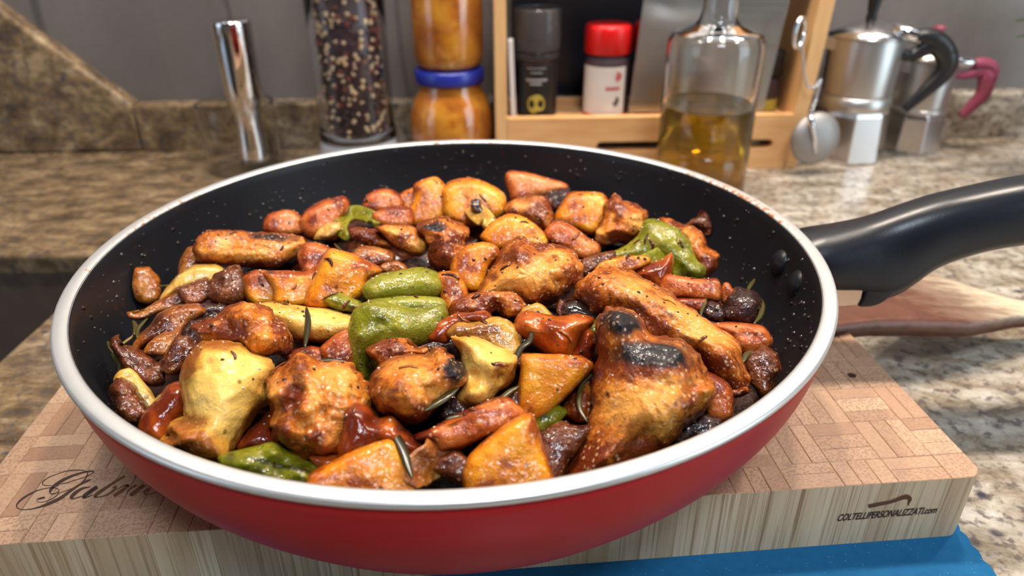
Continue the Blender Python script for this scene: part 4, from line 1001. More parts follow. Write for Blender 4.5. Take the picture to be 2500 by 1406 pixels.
def needle(name, path, width, mat, label=None, cat=None, lift=4.0, crop='P', parent=None, flat=0.45):
    Q = X(crop, path); P = []
    for q in Q:
        p = hit(q[0], q[1]); d = ray(q[0], q[1]); d /= np.linalg.norm(d); P.append(p - d * (lift + (q[2] if len(q) > 2 else 0)) / 1000)
    P = spline(P, 5); n = len(P); c = P[n // 2].copy()
    width *= 0.78
    rad = [width / 2000 * max(0.15, math.sin(math.pi * (i + 0.5) / n) ** 0.6) for i in range(n)]
    par = np.array(parent['_c']) if parent is not None else np.zeros(3)
    o = tube(name, [p - c for p in P], rad, M[mat], parent, tuple(c - par), 7, flat)
    if parent is None: o['_c'] = tuple(map(float, c))
    if label: tag(o, label, cat, GROUPS.get(cat))
    return o

CH, PO, CA, PE, ON, TO, HE = 'chicken', 'potato', 'carrot', 'pepper', 'onion', 'tomato', 'rosemary'
R_ = dict(prof=(3.4, 2.2))                 # plump
B_ = dict(prof=(7.0, 2.0), nz=(0.5, 120))  # cut block with fairly flat face

# --- chicken
lump('chicken_wing', [(975, 300), (1060, 243), (1200, 240), (1350, 255), (1560, 268), (1800, 285), (1950, 325), (1995, 420), (1880, 475), (1800, 540), (1690, 605), (1500, 598), (1300, 580), (1150, 562), (1040, 562), (950, 520), (930, 430)], 'chicken',
     'browned sausage-shaped chicken wing with a dark seared stripe, by the black pan wall', CH, crop='A', el=50, T=(13, 12), K=14, N=64, nz=(1.2, 130),
     char=[(1620, 310, 330, 48, 0.62, 4)], pale=[(1150, 400, 160, 90, 0.5), (1480, 480, 260, 70, 0.45)], brown=[(1060, 520, 90, 60, 0.7), (1500, 560, 400, 40, 0.6), (1100, 380, 60, 50, 0.5)], lift=3)
lump('chicken_drumette', [(610, 748), (660, 741), (720, 743), (790, 755), (850, 766), (868, 785), (864, 816), (820, 838), (760, 836), (720, 830), (690, 812), (645, 785)], 'skin',
     'pale yellow chicken drumette lying behind the big drumstick, crossed by a rosemary leaf', CH, el=45, T=(13, 10), K=10, N=48, nz=(0.9, 120), pale=[(790, 780, 70, 20, 0.8)], brown=[(760, 832, 80, 9, 0.8), (800, 790, 30, 14, 0.4)], lift=1)
ds = lump('chicken_drumstick', [(860, 140), (1000, 120), (1140, 140), (1240, 215), (1370, 260), (1425, 330), (1405, 450), (1385, 620), (1300, 670), (1250, 760), (1170, 880), (1110, 1000), (1030, 1110), (900, 1115), (780, 1075), (650, 1015), (530, 970), (512, 890), (590, 860), (560, 830), (590, 765), (660, 735), (705, 715), (690, 600), (685, 480), (675, 420), (715, 300), (785, 195)], 'skin',
     'largest pale yellow chicken drumstick with stretched skin and browned knuckle end', CH, crop='E', el=52, T=(19, 14), K=20, N=84, nz=(1.0, 140), cen=(900, 650), lift=6,
     bumps=[(1130, 340, 190, 2.5), (720, 900, 60, 3.0), (860, 960, 70, 3.0), (1000, 1000, 70, 2.5), (620, 800, 60, 2.5), (600, 940, 50, 2.5), (1000, 560, 180, 2.5), (900, 330, 40, -1.0)],
     pale=[(1010, 560, 260, 300, 1.0, 20), (1180, 330, 180, 140, 0.8)], brown=[(770, 280, 70, 180, 1.0, 25), (760, 950, 270, 150, 1.0), (740, 800, 130, 70, 0.8), (1000, 170, 260, 60, 0.7), (1250, 640, 70, 200, 0.55, 20), (950, 1050, 200, 80, 0.9), (820, 760, 120, 60, 0.7)])
lump('joint_meat', [(470, 800), (500, 783), (542, 769), (560, 748), (598, 737), (625, 742), (660, 757), (672, 778), (690, 790), (706, 815), (708, 842), (690, 862), (640, 870), (606, 862), (577, 843), (540, 838), (500, 842), (485, 820)], 'chicken', parent=ds, el=55, T=(13, 10), K=14, N=60, nz=(1.8, 150), lift=22, cen=(600, 805),
     bumps=[(640, 830, 28, 4.0), (560, 800, 22, -3), (530, 790, 14, 3), (660, 775, 18, 3), (600, 760, 25, 3)], brown=[(560, 815, 40, 30, 0.8), (680, 790, 20, 30, 0.8), (510, 800, 30, 18, 0.7)], char=[(555, 845, 30, 10, 0.35), (672, 782, 10, 22, 0.35, -30)])
lump('chicken_thigh', [(40, 560), (55, 480), (130, 395), (205, 355), (245, 285), (320, 258), (400, 292), (470, 335), (560, 340), (660, 350), (745, 415), (805, 495), (855, 580), (885, 665), (930, 735), (1000, 800), (900, 900), (740, 960), (650, 1040), (620, 1060), (540, 1070), (470, 1060), (370, 1095), (275, 1065), (185, 1005), (105, 920), (70, 800), (85, 700)], 'chicken',
     'knobbly golden chicken thigh with folded skin, between the big drumstick and charred wing', CH, crop='F', el=52, T=(18, 14), K=22, N=90, nz=(1.6, 150), cen=(430, 650), lift=5,
     bumps=[(300, 380, 110, 4), (120, 600, 90, 4), (270, 560, 75, -3.5), (330, 690, 70, 4.5), (170, 830, 110, 5), (400, 900, 80, 3), (300, 760, 60, -2.5), (640, 470, 140, 4), (600, 700, 150, 2), (480, 950, 60, 2.5), (470, 740, 40, -2), (250, 650, 60, -2.5)],
     pale=[(600, 450, 120, 110, 0.9), (120, 560, 60, 90, 0.6), (400, 450, 120, 70, 0.5), (530, 930, 70, 110, 0.45)], brown=[(250, 620, 90, 80, 1.0), (180, 880, 90, 120, 0.7), (330, 420, 70, 60, 0.5), (420, 900, 80, 60, 0.6), (300, 1040, 160, 50, 0.8)])
cw = lump('chicken_wing', [(860, 500), (885, 420), (945, 345), (1050, 300), (1160, 285), (1270, 285), (1330, 220), (1420, 250), (1520, 330), (1590, 420), (1600, 490), (1510, 560), (1410, 640), (1340, 700), (1285, 775), (1200, 815), (1080, 785), (955, 730), (880, 645), (858, 560)], 'chicken',
     'glossy browned chicken wing with a blue-black charred patch, in the middle of the pan', CH, crop='F', el=52, T=(19, 14), K=18, N=76, nz=(1.1, 140), lift=8,
     bumps=[(1120, 520, 200, 3), (1450, 330, 90, 3), (1000, 440, 80, -1.5), (1290, 560, 60, -2)], char=[(1500, 390, 105, 120, 1.0, 35), (1100, 500, 45, 60, 0.4), (1290, 530, 40, 30, 0.38), (1080, 560, 20, 40, 0.35)],
     pale=[(1080, 370, 130, 60, 0.45), (1300, 600, 120, 90, 0.3)], brown=[(1250, 700, 150, 100, 0.6), (900, 560, 40, 120, 0.5), (1060, 760, 160, 50, 0.8)])
lump('flap_of_skin', [(270, 380), (360, 370), (450, 388), (560, 445), (675, 492), (668, 580), (645, 655), (560, 725), (480, 795), (400, 825), (335, 805), (285, 755), (310, 690), (345, 620), (340, 540), (320, 460)], 'skin', crop='G', parent=cw, el=50, T=(11, 9), K=14, N=60, lift=9, nz=(1.0, 150),
     bumps=[(520, 560, 60, 2.5), (430, 720, 60, 3), (600, 520, 40, 2), (420, 610, 40, -2), (570, 630, 30, -2.5)], pale=[(480, 520, 130, 90, 0.8), (400, 740, 60, 40, 0.6)], brown=[(560, 580, 40, 60, 0.6, 30), (360, 800, 90, 40, 0.9), (620, 600, 40, 60, 0.5)])
lump('wing_tip', [(820, 225), (900, 185), (1000, 150), (1060, 135), (1130, 160), (1200, 215), (1270, 200), (1290, 260), (1180, 310), (1060, 315), (950, 360), (900, 400), (880, 310)], 'chicken', crop='F', parent=cw, el=45, T=(9, 8), K=9, lift=7, nz=(1.5, 170), brown=[(1000, 230, 130, 60, 0.8)])
lump('chicken_wing', [(180, 200), (220, 130), (300, 66), (400, 48), (480, 54), (560, 86), (650, 134), (760, 205), (860, 276), (950, 336), (1040, 396), (1110, 446), (1185, 498), (1215, 560), (1228, 640), (1258, 700), (1240, 775), (1185, 820), (1110, 820), (1000, 730), (900, 620), (760, 570), (600, 520), (470, 380), (350, 350), (300, 360), (262, 300), (190, 250)], 'chicken',
     'long roasted chicken wing slanting under the charred thigh towards the handle side', CH, crop='I', el=54, T=(16, 14), K=20, N=90, nz=(1.2, 150), cen=(700, 400), lift=5,
     bumps=[(420, 200, 140, 3), (760, 400, 160, 2.5), (1060, 560, 130, 3), (590, 330, 60, -1.5), (930, 560, 60, -2)], char=[(420, 110, 120, 40, 0.4, 25), (720, 310, 170, 30, 0.36, 33), (900, 490, 60, 25, 0.4, 20), (1090, 640, 120, 30, 0.3)],
     pale=[(900, 390, 170, 70, 0.85, 33), (600, 230, 170, 40, 0.5, 20), (560, 160, 90, 50, 0.4)], brown=[(300, 260, 100, 90, 0.7), (980, 620, 180, 70, 0.85), (650, 380, 200, 50, 0.6, 30), (1150, 760, 90, 60, 0.8)])
lump('chicken_thigh', [(308, 400), (350, 330), (455, 305), (540, 330), (605, 395), (630, 465), (700, 488), (800, 492), (905, 550), (955, 640), (980, 720), (1040, 770), (1050, 830), (1005, 895), (960, 960), (880, 1015), (835, 1065), (770, 1145), (700, 1210), (640, 1300), (440, 1370), (280, 1410), (130, 1390), (100, 1330), (165, 1225), (218, 1120), (248, 1000), (268, 880), (268, 780), (295, 680), (325, 590), (318, 500)], 'chicken',
     'biggest chicken thigh with two black charred patches, beside the front rim', CH, crop='I', el=52, T=(18, 18), K=24, N=110, nz=(1.1, 140), cen=(590, 800), lift=11,
     bumps=[(460, 420, 130, 5), (700, 640, 200, 4), (820, 580, 90, 2), (540, 930, 160, 2.5), (760, 960, 150, 3), (340, 660, 90, -2), (900, 800, 50, -3), (980, 820, 60, 3), (350, 1180, 120, 2), (600, 1090, 70, -2.5)],
     char=[(460, 400, 145, 92, 1.0, 10), (650, 610, 240, 88, 1.0, 3), (340, 470, 60, 60, 0.5), (820, 590, 90, 70, 0.55), (330, 720, 60, 90, 0.42, 30), (390, 840, 26, 22, 0.5)],
     pale=[(560, 900, 210, 110, 1.0, -15), (760, 1000, 150, 70, 0.7, -30), (480, 790, 120, 40, 0.4), (470, 980, 80, 110, 0.5)], brown=[(330, 600, 80, 120, 0.7), (250, 1240, 170, 130, 0.9), (870, 900, 60, 110, 0.6, 20), (620, 1160, 120, 60, 0.7), (640, 690, 300, 60, 0.5)])
lump('chicken_drumstick', [(300, 880), (370, 790), (440, 735), (540, 715), (650, 760), (760, 760), (880, 795), (1000, 825), (1065, 920), (1095, 1020), (1085, 1120), (1000, 1230), (880, 1290), (760, 1340), (680, 1420), (560, 1380), (440, 1320), (300, 1310), (60, 1290), (130, 1190), (200, 1090), (240, 970)], 'chicken',
     'golden chicken drumstick with smooth light skin and folded browned end, behind the tomato piece', CH, crop='C', el=52, T=(17, 12), K=20, N=84, nz=(1.2, 140), cen=(610, 1060), lift=7,
     bumps=[(560, 1080, 190, 3), (500, 850, 110, 3), (960, 980, 90, 3), (820, 930, 50, -4), (850, 1120, 60, -3), (430, 960, 60, -1.5)],
     pale=[(520, 1080, 300, 90, 1.0, -5), (830, 900, 120, 60, 0.4), (300, 1180, 150, 50, 0.7)], brown=[(480, 900, 150, 60, 0.5), (980, 1100, 80, 140, 0.7), (700, 800, 60, 50, 0.8), (760, 1300, 140, 60, 0.8), (280, 1080, 50, 40, 0.7)], char=[(690, 830, 60, 60, 0.3), (300, 1080, 35, 30, 0.35)])
lump('chicken_piece', [(250, 240), (275, 160), (400, 98), (560, 82), (640, 74), (725, 135), (750, 190), (690, 240), (600, 245), (545, 200), (480, 255), (390, 240), (300, 270)], 'chicken', 'curled browned strip of chicken skin just behind the red pepper strip', CH, crop='G', el=48, T=(9, 9), K=11, nz=(1.3, 150), lift=5, bumps=[(540, 170, 40, -3)], brown=[(500, 180, 90, 60, 0.9), (330, 180, 70, 60, 0.5), (690, 170, 40, 50, 0.6)])
lump('chicken_piece', [(835, 640), (880, 612), (930, 600), (1060, 625), (1180, 690), (1250, 780), (1195, 815), (1080, 800), (980, 790), (915, 750), (845, 705)], 'chicken', 'dark browned sliver of chicken skin beside the small curled green pepper', CH, crop='B', el=48, T=(9, 8), lift=4, nz=(1.4, 170), brown=[(1000, 690, 160, 80, 1.0)], char=[(1050, 700, 80, 40, 0.4, 25)])
lump('chicken_piece', [(1080, 610), (1180, 580), (1300, 580), (1440, 595), (1510, 650), (1605, 720), (1600, 800), (1490, 880), (1380, 860), (1290, 810), (1210, 730)], 'chicken', 'light golden chicken chunk touching the black-topped one', CH, crop='B', el=50, T=(11, 9), lift=5, nz=(1.0, 140), pale=[(1250, 640, 120, 40, 0.6), (1480, 760, 100, 50, 0.5)], brown=[(1340, 720, 60, 50, 0.7), (1300, 830, 60, 40, 0.8)], char=[(1320, 820, 40, 30, 0.3)])
lump('chicken_piece', [(1475, 600), (1600, 532), (1750, 532), (1895, 572), (1968, 640), (1940, 740), (1950, 850), (1900, 930), (1800, 1010), (1680, 1000), (1600, 920), (1590, 780)], 'chicken', 'lumpy chicken chunk with a black seared top near the heap centre', CH, crop='B', el=52, T=(14, 10), K=13, N=56, lift=6, nz=(1.7, 160), char=[(1650, 600, 170, 45, 0.8, 4), (1880, 760, 40, 30, 0.4)], brown=[(1720, 830, 140, 120, 0.8), (1850, 700, 80, 60, 0.5)])
lump('chicken_piece', [(350, 450), (440, 345), (600, 310), (740, 310), (810, 430), (815, 560), (760, 650), (640, 600), (530, 540), (410, 530)], 'chicken', 'browned chicken chunk under the pink carrot wedge at the far side', CH, crop='C', el=48, T=(12, 10), lift=3, nz=(1.5, 160), brown=[(700, 460, 120, 120, 0.7), (450, 480, 60, 50, 0.6)], pale=[(560, 400, 120, 40, 0.4)])
lump('chicken_piece', [(1232, 640), (1285, 535), (1325, 395), (1410, 308), (1520, 362), (1645, 412), (1708, 500), (1698, 620), (1605, 728), (1450, 760), (1315, 780), (1240, 725)], 'chicken', 'rough golden chicken knob beside the wide green pepper slice', CH, crop='C', el=48, T=(15, 12), K=14, N=56, lift=4, nz=(2.0, 150), bumps=[(1420, 560, 45, -4), (1590, 500, 80, 2)], pale=[(1290, 660, 60, 70, 0.8), (1600, 580, 70, 60, 0.5)], brown=[(1430, 420, 100, 60, 0.5), (1480, 700, 160, 50, 0.9)], char=[(1425, 560, 25, 30, 0.4), (1535, 590, 25, 25, 0.35)])
lump('chicken_piece', [(820, 170), (930, 135), (1010, 180), (1130, 205), (1235, 305), (1285, 405), (1375, 465), (1388, 520), (1350, 610), (1290, 680), (1220, 710), (1150, 600), (1060, 420), (950, 290)], 'chicken', 'seared chicken piece tucked behind the wide green pepper slice', CH, crop='D', el=46, T=(13, 11), K=11, lift=1, nz=(1.6, 160), brown=[(1250, 560, 110, 110, 0.9), (1000, 200, 70, 40, 0.8)], pale=[(1090, 300, 60, 110, 0.5, -40)], char=[(1000, 190, 60, 30, 0.4)])
lump('chicken_piece', [(80, 930), (135, 850), (200, 770), (300, 760), (300, 900), (250, 1020), (170, 1030), (115, 990)], 'chicken', 'shiny brown chicken scrap wedged between yellow potato and biggest charred thigh', CH, crop='I', el=55, T=(10, 9), lift=1, brown=[(180, 900, 100, 120, 0.6)])
lump('chicken_bone_end', [(1090, 810), (1150, 800), (1250, 790), (1260, 830), (1180, 860), (1110, 850)], 'chicken', 'small browned bone end poking out below the long wing', CH, crop='I', el=50, T=(6, 6), lift=2, brown=[(1170, 820, 80, 40, 0.6)])

# --- potatoes
def potato(poly, label, crop='P', el=46, T=(11, 11), **k): k.setdefault('prof', (7.0, 1.8)); k.setdefault('nz', (0.6, 110)); return lump('potato_chunk', poly, 'potato', label, PO, crop=crop, el=el, T=T, **k)
potato([(640, 840), (760, 850), (900, 890), (1110, 1020), (1085, 1070), (1000, 1110), (960, 1240), (860, 1310), (800, 1350), (640, 1380), (440, 1350), (425, 1280), (495, 1100), (555, 970)], 'large slanted potato wedge next to the folded green pepper', 'B', T=(13, 12), lift=6, K=12, N=56, bumps=[(700, 1000, 200, 2)], pale=[(650, 980, 150, 160, 0.35, 20)], brown=[(950, 980, 120, 60, 0.7), (680, 1180, 90, 60, 0.5), (500, 1300, 80, 80, 0.4)])
potato([(1590, 655), (1700, 640), (1900, 650), (2095, 655), (2090, 780), (2030, 900), (2010, 945), (1850, 960), (1690, 940), (1670, 800)], 'smooth flat-faced yellow potato cube behind the pale drumette', 'A', T=(9, 12), lift=0, brown=[(1800, 660, 200, 30, 0.9)], char=[(1640, 650, 60, 40, 0.5)])
potato([(1380, 690), (1500, 632), (1630, 645), (1710, 700), (1710, 860), (1655, 945), (1500, 960), (1420, 890)], 'small brownish potato lump beside the smooth yellow cube', 'A', T=(10, 10), lift=0, brown=[(1520, 700, 160, 80, 0.7)])
potato([(1460, 215), (1540, 165), (1640, 142), (1708, 185), (1752, 250), (1752, 400), (1725, 525), (1610, 575), (1480, 585), (1400, 565), (1402, 440), (1445, 340)], 'upright bright yellow potato block at the far edge of the heap', 'B', el=38, T=(9, 12), lift=3, pale=[(1640, 220, 60, 90, 0.4)], brown=[(1560, 420, 100, 120, 0.35), (1470, 240, 40, 50, 0.5)])
potato([(1735, 270), (1800, 185), (1980, 155), (2130, 192), (2235, 252), (2298, 320), (2290, 480), (2210, 530), (2060, 575), (1900, 595), (1790, 530), (1738, 450)], 'rounded potato half with a glazed pale top at the far edge', 'B', el=42, T=(14, 12), lift=2, pale=[(2150, 300, 110, 70, 0.9), (1850, 320, 70, 120, 0.4)], brown=[(2080, 430, 120, 80, 0.8), (1900, 540, 150, 40, 0.5)])
potato([(1840, 900), (1940, 795), (2100, 762), (2210, 795), (2262, 900), (2170, 970), (2140, 1070), (2095, 1195), (1960, 1195), (1850, 1110), (1810, 1000)], 'orange potato chunk right behind the tall fold of green pepper', 'B', T=(12, 11), lift=5, brown=[(1900, 960, 60, 100, 0.7), (2200, 870, 60, 60, 0.7), (1990, 1000, 120, 30, 0.5)])
potato([(860, 485), (975, 295), (1100, 282), (1255, 284), (1330, 360), (1330, 480), (1260, 610), (1180, 662), (1060, 625), (950, 575), (860, 545)], 'glazed potato cube between the burnt nub and rough chicken knob', 'C', el=46, T=(11, 11), lift=4, pale=[(1180, 380, 90, 70, 0.5)], brown=[(1020, 400, 80, 90, 0.5), (1080, 520, 140, 40, 0.6)])
potato([(150, 690), (245, 575), (400, 490), (525, 512), (655, 595), (730, 680), (755, 745), (690, 800), (540, 780), (430, 770), (320, 815), (190, 735)], 'round golden potato sitting on top of the smooth-skinned drumstick', 'C', el=48, T=(13, 11), lift=7, pale=[(480, 580, 110, 60, 0.6)], brown=[(300, 700, 70, 60, 0.5), (620, 640, 60, 50, 0.4)])
potato([(730, 500), (860, 494), (1060, 503), (1140, 550), (1128, 602), (1055, 678), (965, 770), (865, 860), (800, 892), (738, 880), (700, 845), (705, 700), (718, 580)], 'bright yellow wedge of potato below the glossy orange tomato', 'G', el=40, T=(11, 13), lift=8, K=12, pale=[(800, 600, 90, 130, 0.4)], brown=[(1060, 540, 80, 30, 0.6), (760, 820, 60, 60, 0.4), (900, 520, 150, 14, 0.5)])
potato([(380, 1310), (400, 1215), (480, 1165), (640, 1075), (800, 1005), (955, 948), (1015, 965), (1078, 1060), (1120, 1130), (1160, 1230), (1205, 1330), (1215, 1400), (1000, 1420), (800, 1410), (600, 1390), (420, 1370)], 'wide sugary potato wedge against the front rim, beside the green pepper', 'F', el=46, T=(10, 13), lift=4, K=12, N=56, pale=[(1080, 1090, 60, 60, 0.5)], brown=[(500, 1240, 120, 60, 0.5), (750, 1270, 160, 40, 0.5), (440, 1320, 50, 50, 0.7)])
potato([(365, 1220), (395, 1130), (475, 1048), (600, 955), (720, 885), (775, 895), (808, 970), (838, 1080), (868, 1180), (900, 1275), (890, 1370), (650, 1400), (500, 1400), (385, 1390), (365, 1290)], 'square-faced sugary potato chunk against the front rim, right under the carrot stick', 'G', el=46, T=(11, 13), lift=5, K=12, N=56, pale=[(620, 1080, 130, 100, 0.35)], brown=[(780, 960, 40, 80, 0.8), (640, 1170, 60, 40, 0.5), (500, 1300, 100, 40, 0.6)])
potato([(215, 620), (285, 535), (400, 505), (560, 490), (705, 505), (700, 570), (560, 630), (430, 640), (300, 660)], 'orange browned potato slice covered by the edge of the wide pepper', 'D', T=(8, 9), lift=4, brown=[(540, 560, 60, 40, 0.9), (400, 620, 160, 30, 0.5)])
potato([(1300, 315), (1380, 255), (1465, 232), (1490, 330), (1460, 430), (1330, 420)], 'small shaded potato bit squeezed behind the upright yellow block', 'B', el=42, T=(8, 8), lift=-2, brown=[(1390, 330, 100, 100, 0.4)])
potato([(1670, 1070), (1780, 1040), (1870, 1060), (1930, 1150), (1960, 1260), (1860, 1390), (1750, 1410), (1690, 1260)], 'dull brown potato piece squeezed between the folded pepper and orange chunk', 'B', T=(9, 10), lift=1, brown=[(1830, 1200, 140, 160, 0.5)])

# --- carrots
def carrot(poly, label, crop='P', el=46, T=(10, 10), **k): k.setdefault('prof', (4.5, 2.0)); k.setdefault('nz', (0.6, 120)); return lump('carrot_chunk', poly, 'carrot', label, CA, crop=crop, el=el, T=T, **k)
carrot([(22, 560), (75, 485), (200, 448), (295, 452), (368, 515), (398, 600), (408, 665), (300, 690), (200, 685), (100, 670), (25, 645)], 'round carrot stub against the black wall, behind the seared wing', 'B', el=40, T=(11, 10), lift=2, pale=[(230, 560, 90, 80, 0.6)], brown=[(130, 580, 30, 60, 0.5), (60, 600, 60, 80, 0.4)])
carrot([(382, 530), (435, 445), (560, 372), (680, 342), (762, 322), (818, 380), (808, 470), (760, 520), (745, 610), (700, 715), (560, 715), (445, 700), (390, 620)], 'big reddish carrot chunk beside the small curled green pepper', 'B', el=42, T=(13, 11), lift=2, brown=[(480, 540, 30, 40, 0.9), (720, 370, 50, 60, 0.7), (640, 620, 100, 60, 0.3)], pale=[(620, 450, 90, 60, 0.25)])
carrot([(962, 400), (1015, 295), (1110, 247), (1225, 252), (1308, 300), (1342, 370), (1310, 445), (1180, 460), (1080, 470), (990, 450)], 'rounded orange carrot chunk at the far edge near the upright potato', 'B', el=42, T=(11, 10), lift=2, pale=[(1180, 330, 80, 60, 0.6)], brown=[(1040, 400, 50, 40, 0.7), (1270, 300, 40, 50, 0.5)])
carrot([(1070, 470), (1200, 420), (1330, 410), (1425, 440), (1425, 590), (1250, 610), (1140, 600), (1080, 550)], 'orange carrot block below the rounded one, beside the upright potato', 'B', el=44, T=(9, 9), lift=3, brown=[(1300, 430, 120, 40, 0.7)])
carrot([(362, 830), (415, 762), (520, 760), (650, 822), (615, 930), (550, 1020), (460, 1060), (378, 1015), (350, 900)], 'glossy orange carrot chunk at the end of the seared wing', 'B', T=(10, 10), lift=6, brown=[(540, 900, 60, 50, 0.7), (400, 960, 40, 70, 0.5)])
carrot([(385, 120), (428, 78), (560, 88), (700, 122), (850, 162), (938, 208), (930, 255), (800, 290), (640, 325), (445, 365), (405, 265)], 'pink-topped carrot wedge standing highest at the far side', 'C', el=40, T=(8, 10), lift=4, pale=[(640, 170, 230, 60, 0.9, 12)], brown=[(500, 310, 160, 30, 0.4)])
carrot([(752, 660), (815, 572), (900, 552), (1000, 602), (1122, 692), (1238, 755), (1245, 840), (1140, 905), (1060, 895), (950, 815), (770, 745)], 'orange-red carrot piece between the round potato and rough chicken knob', 'C', el=46, T=(11, 10), lift=5, pale=[(1080, 720, 140, 30, 0.5, 35)], brown=[(850, 740, 100, 50, 0.5)])
carrot([(820, 820), (895, 682), (1000, 682), (1200, 712), (1345, 712), (1375, 760), (1372, 910), (1250, 905), (1050, 885), (890, 880)], 'thick straight carrot slice near the pan wall below the wide green pepper', 'D', el=40, T=(8, 9), lift=4, pale=[(1150, 740, 180, 30, 0.35, 8)], brown=[(1300, 740, 70, 30, 0.7)])
carrot([(960, 895), (1250, 895), (1250, 970), (1180, 1010), (1050, 970)], 'shaded carrot slice lying under the thick straight one', 'D', el=45, T=(6, 7), lift=0, brown=[(1100, 930, 160, 60, 0.6)])
carrot([(1340, 1145), (1480, 1120), (1650, 1140), (1805, 1170), (1882, 1280), (1860, 1340), (1760, 1395), (1600, 1420), (1500, 1280), (1390, 1200)], 'ridged carrot slice at the outer end of the long wing', 'D', el=44, T=(8, 9), lift=4, bumps=[(1640, 1230, 60, -2), (1650, 1290, 60, 1.5)], pale=[(1620, 1190, 180, 30, 0.4, 8)], brown=[(1650, 1235, 160, 20, 0.6)])
carrot([(52, 990), (145, 952), (300, 872), (420, 822), (560, 772), (625, 782), (697, 850), (708, 893), (605, 960), (450, 1022), (330, 1072), (215, 1092), (180, 1040), (90, 1020)], 'long carrot stick lying across the front beside the yellow potato wedge', 'G', el=46, T=(10, 10), lift=7, K=11, N=54, pale=[(560, 820, 90, 30, 0.35)], brown=[(120, 1000, 60, 40, 0.6), (380, 850, 180, 20, 0.5)], nz=(0.8, 130))
carrot([(955, 725), (1010, 708), (1100, 752), (1158, 818), (1160, 970), (1090, 1015), (1000, 980), (990, 900)], 'short carrot end beside the joint of the biggest charred thigh', 'I', el=46, T=(9, 9), lift=3, brown=[(1050, 760, 90, 60, 0.7)], pale=[(1090, 870, 50, 40, 0.2)])
carrot([(785, 850), (828, 814), (866, 808), (868, 884), (840, 900), (792, 890)], 'small carrot bit in the gap under the pale drumette', 'P', el=44, T=(7, 8), lift=0, brown=[(830, 880, 40, 20, 0.7)])
carrot([(1400, 835), (1440, 752), (1485, 755), (1538, 840), (1515, 930), (1420, 930)], 'tiny translucent carrot flake standing beside the burnt mushroom', 'D', el=36, T=(3, 4), lift=3)
carrot([(690, 868), (760, 846), (800, 862), (800, 900), (740, 905)], 'dark carrot scrap in the shadow behind the golden folded thigh', 'P', el=44, T=(7, 8), lift=-3, brown=[(740, 880, 60, 30, 0.8)])

# --- green peppers
gp = lump('green_pepper_piece', [(865, 770), (905, 738), (1000, 755), (1075, 750), (1078, 792), (1055, 830), (990, 850), (930, 855), (905, 870), (922, 922), (902, 932), (868, 885), (858, 830)], 'pepper', 'largest folded green pepper piece with wrinkled shiny skin, standing in the heap centre', PE, el=34, T=(8, 6), K=14, N=60, lift=9, nz=(0.8, 190), cen=(945, 800), bumps=[(990, 800, 30, 1.5), (880, 820, 14, 2), (930, 790, 14, -1)], pale=[(1000, 800, 60, 20, 0.3)], brown=[(900, 900, 20, 30, 0.6), (880, 860, 10, 40, 0.4)])
lump('upper_fold', [(890, 700), (929, 672), (986, 661), (1032, 656), (1062, 668), (1077, 694), (1069, 716), (1045, 732), (990, 730), (940, 738), (905, 735)], 'pepper', parent=gp, el=46, T=(8, 6), K=11, N=50, lift=10, nz=(0.6, 160), pale=[(1000, 690, 70, 25, 0.6)], bumps=[(1040, 690, 25, 2)])
lump('rolled_edge', [(905, 735), (980, 724), (1062, 726), (1082, 740), (1076, 760), (980, 766), (908, 760)], 'pepper', parent=gp, el=45, T=(5, 5), K=8, N=40, lift=13, nz=(0.4, 160), pale=[(1030, 733, 60, 8, 0.7)])
lump('green_pepper_piece', [(600, 1290), (660, 1232), (765, 1242), (860, 1285), (950, 1330), (910, 1410), (760, 1400), (650, 1360)], 'pepper', 'small pointed green pepper tip beside the largest folded pepper', PE, crop='B', el=50, T=(5, 6), lift=8, brown=[(860, 1380, 60, 30, 0.7)])
lump('green_pepper_piece', [(1385, 850), (1555, 775), (1655, 680), (1698, 565), (1780, 550), (1885, 582), (1998, 635), (2098, 748), (2158, 900), (2240, 985), (2210, 1070), (2050, 1095), (1930, 1070), (1915, 960), (1880, 920), (1700, 930), (1500, 940), (1400, 930)], 'pepper', 'wide green pepper slice with streaky wrinkled skin on the handle side', PE, crop='C', el=44, T=(8, 7), K=14, N=64, lift=4, nz=(0.7, 190), cen=(1830, 830), bumps=[(1850, 740, 60, 1.5), (1700, 800, 60, -1), (2050, 800, 50, -1.5), (2030, 1000, 60, -2)], pale=[(1830, 740, 130, 70, 0.55, -12)], brown=[(2060, 1020, 80, 60, 0.6)])
ribbon('green_pepper_strip', [(500, 600), (620, 560), (760, 500), (880, 440), (960, 410)], 6.0, 'pepper', 'narrow strip of green pepper with turned edge lying on the wide slice', PE, 8.5, 'D', 1.2, twist=0.2)
ribbon('green_pepper_strip', [(840, 720), (770, 640), (770, 540), (850, 475), (960, 490), (1070, 540), (1085, 590)], 8.5, 'pepper', 'curled hook of green pepper near the big reddish carrot chunk', PE, 5, 'B', 1.6, twist=0.9)
lump('green_pepper_piece', [(1020, 1070), (1100, 1030), (1200, 1010), (1300, 980), (1430, 948), (1570, 1030), (1710, 1100), (1830, 1155), (1800, 1240), (1770, 1330), (1600, 1340), (1400, 1300), (1200, 1250), (1060, 1160)], 'pepper', 'dark shiny green pepper piece pressed against the front rim', PE, crop='E', el=50, T=(7, 8), K=12, N=56, lift=3, nz=(0.8, 150), bumps=[(1450, 1040, 60, 3), (1480, 1120, 80, -3), (1200, 1080, 80, 1.5), (1650, 1200, 80, 2)], brown=[(1500, 1130, 240, 16, 0.9, 12), (1100, 1060, 60, 40, 0.5), (1250, 1180, 200, 50, 0.35)])
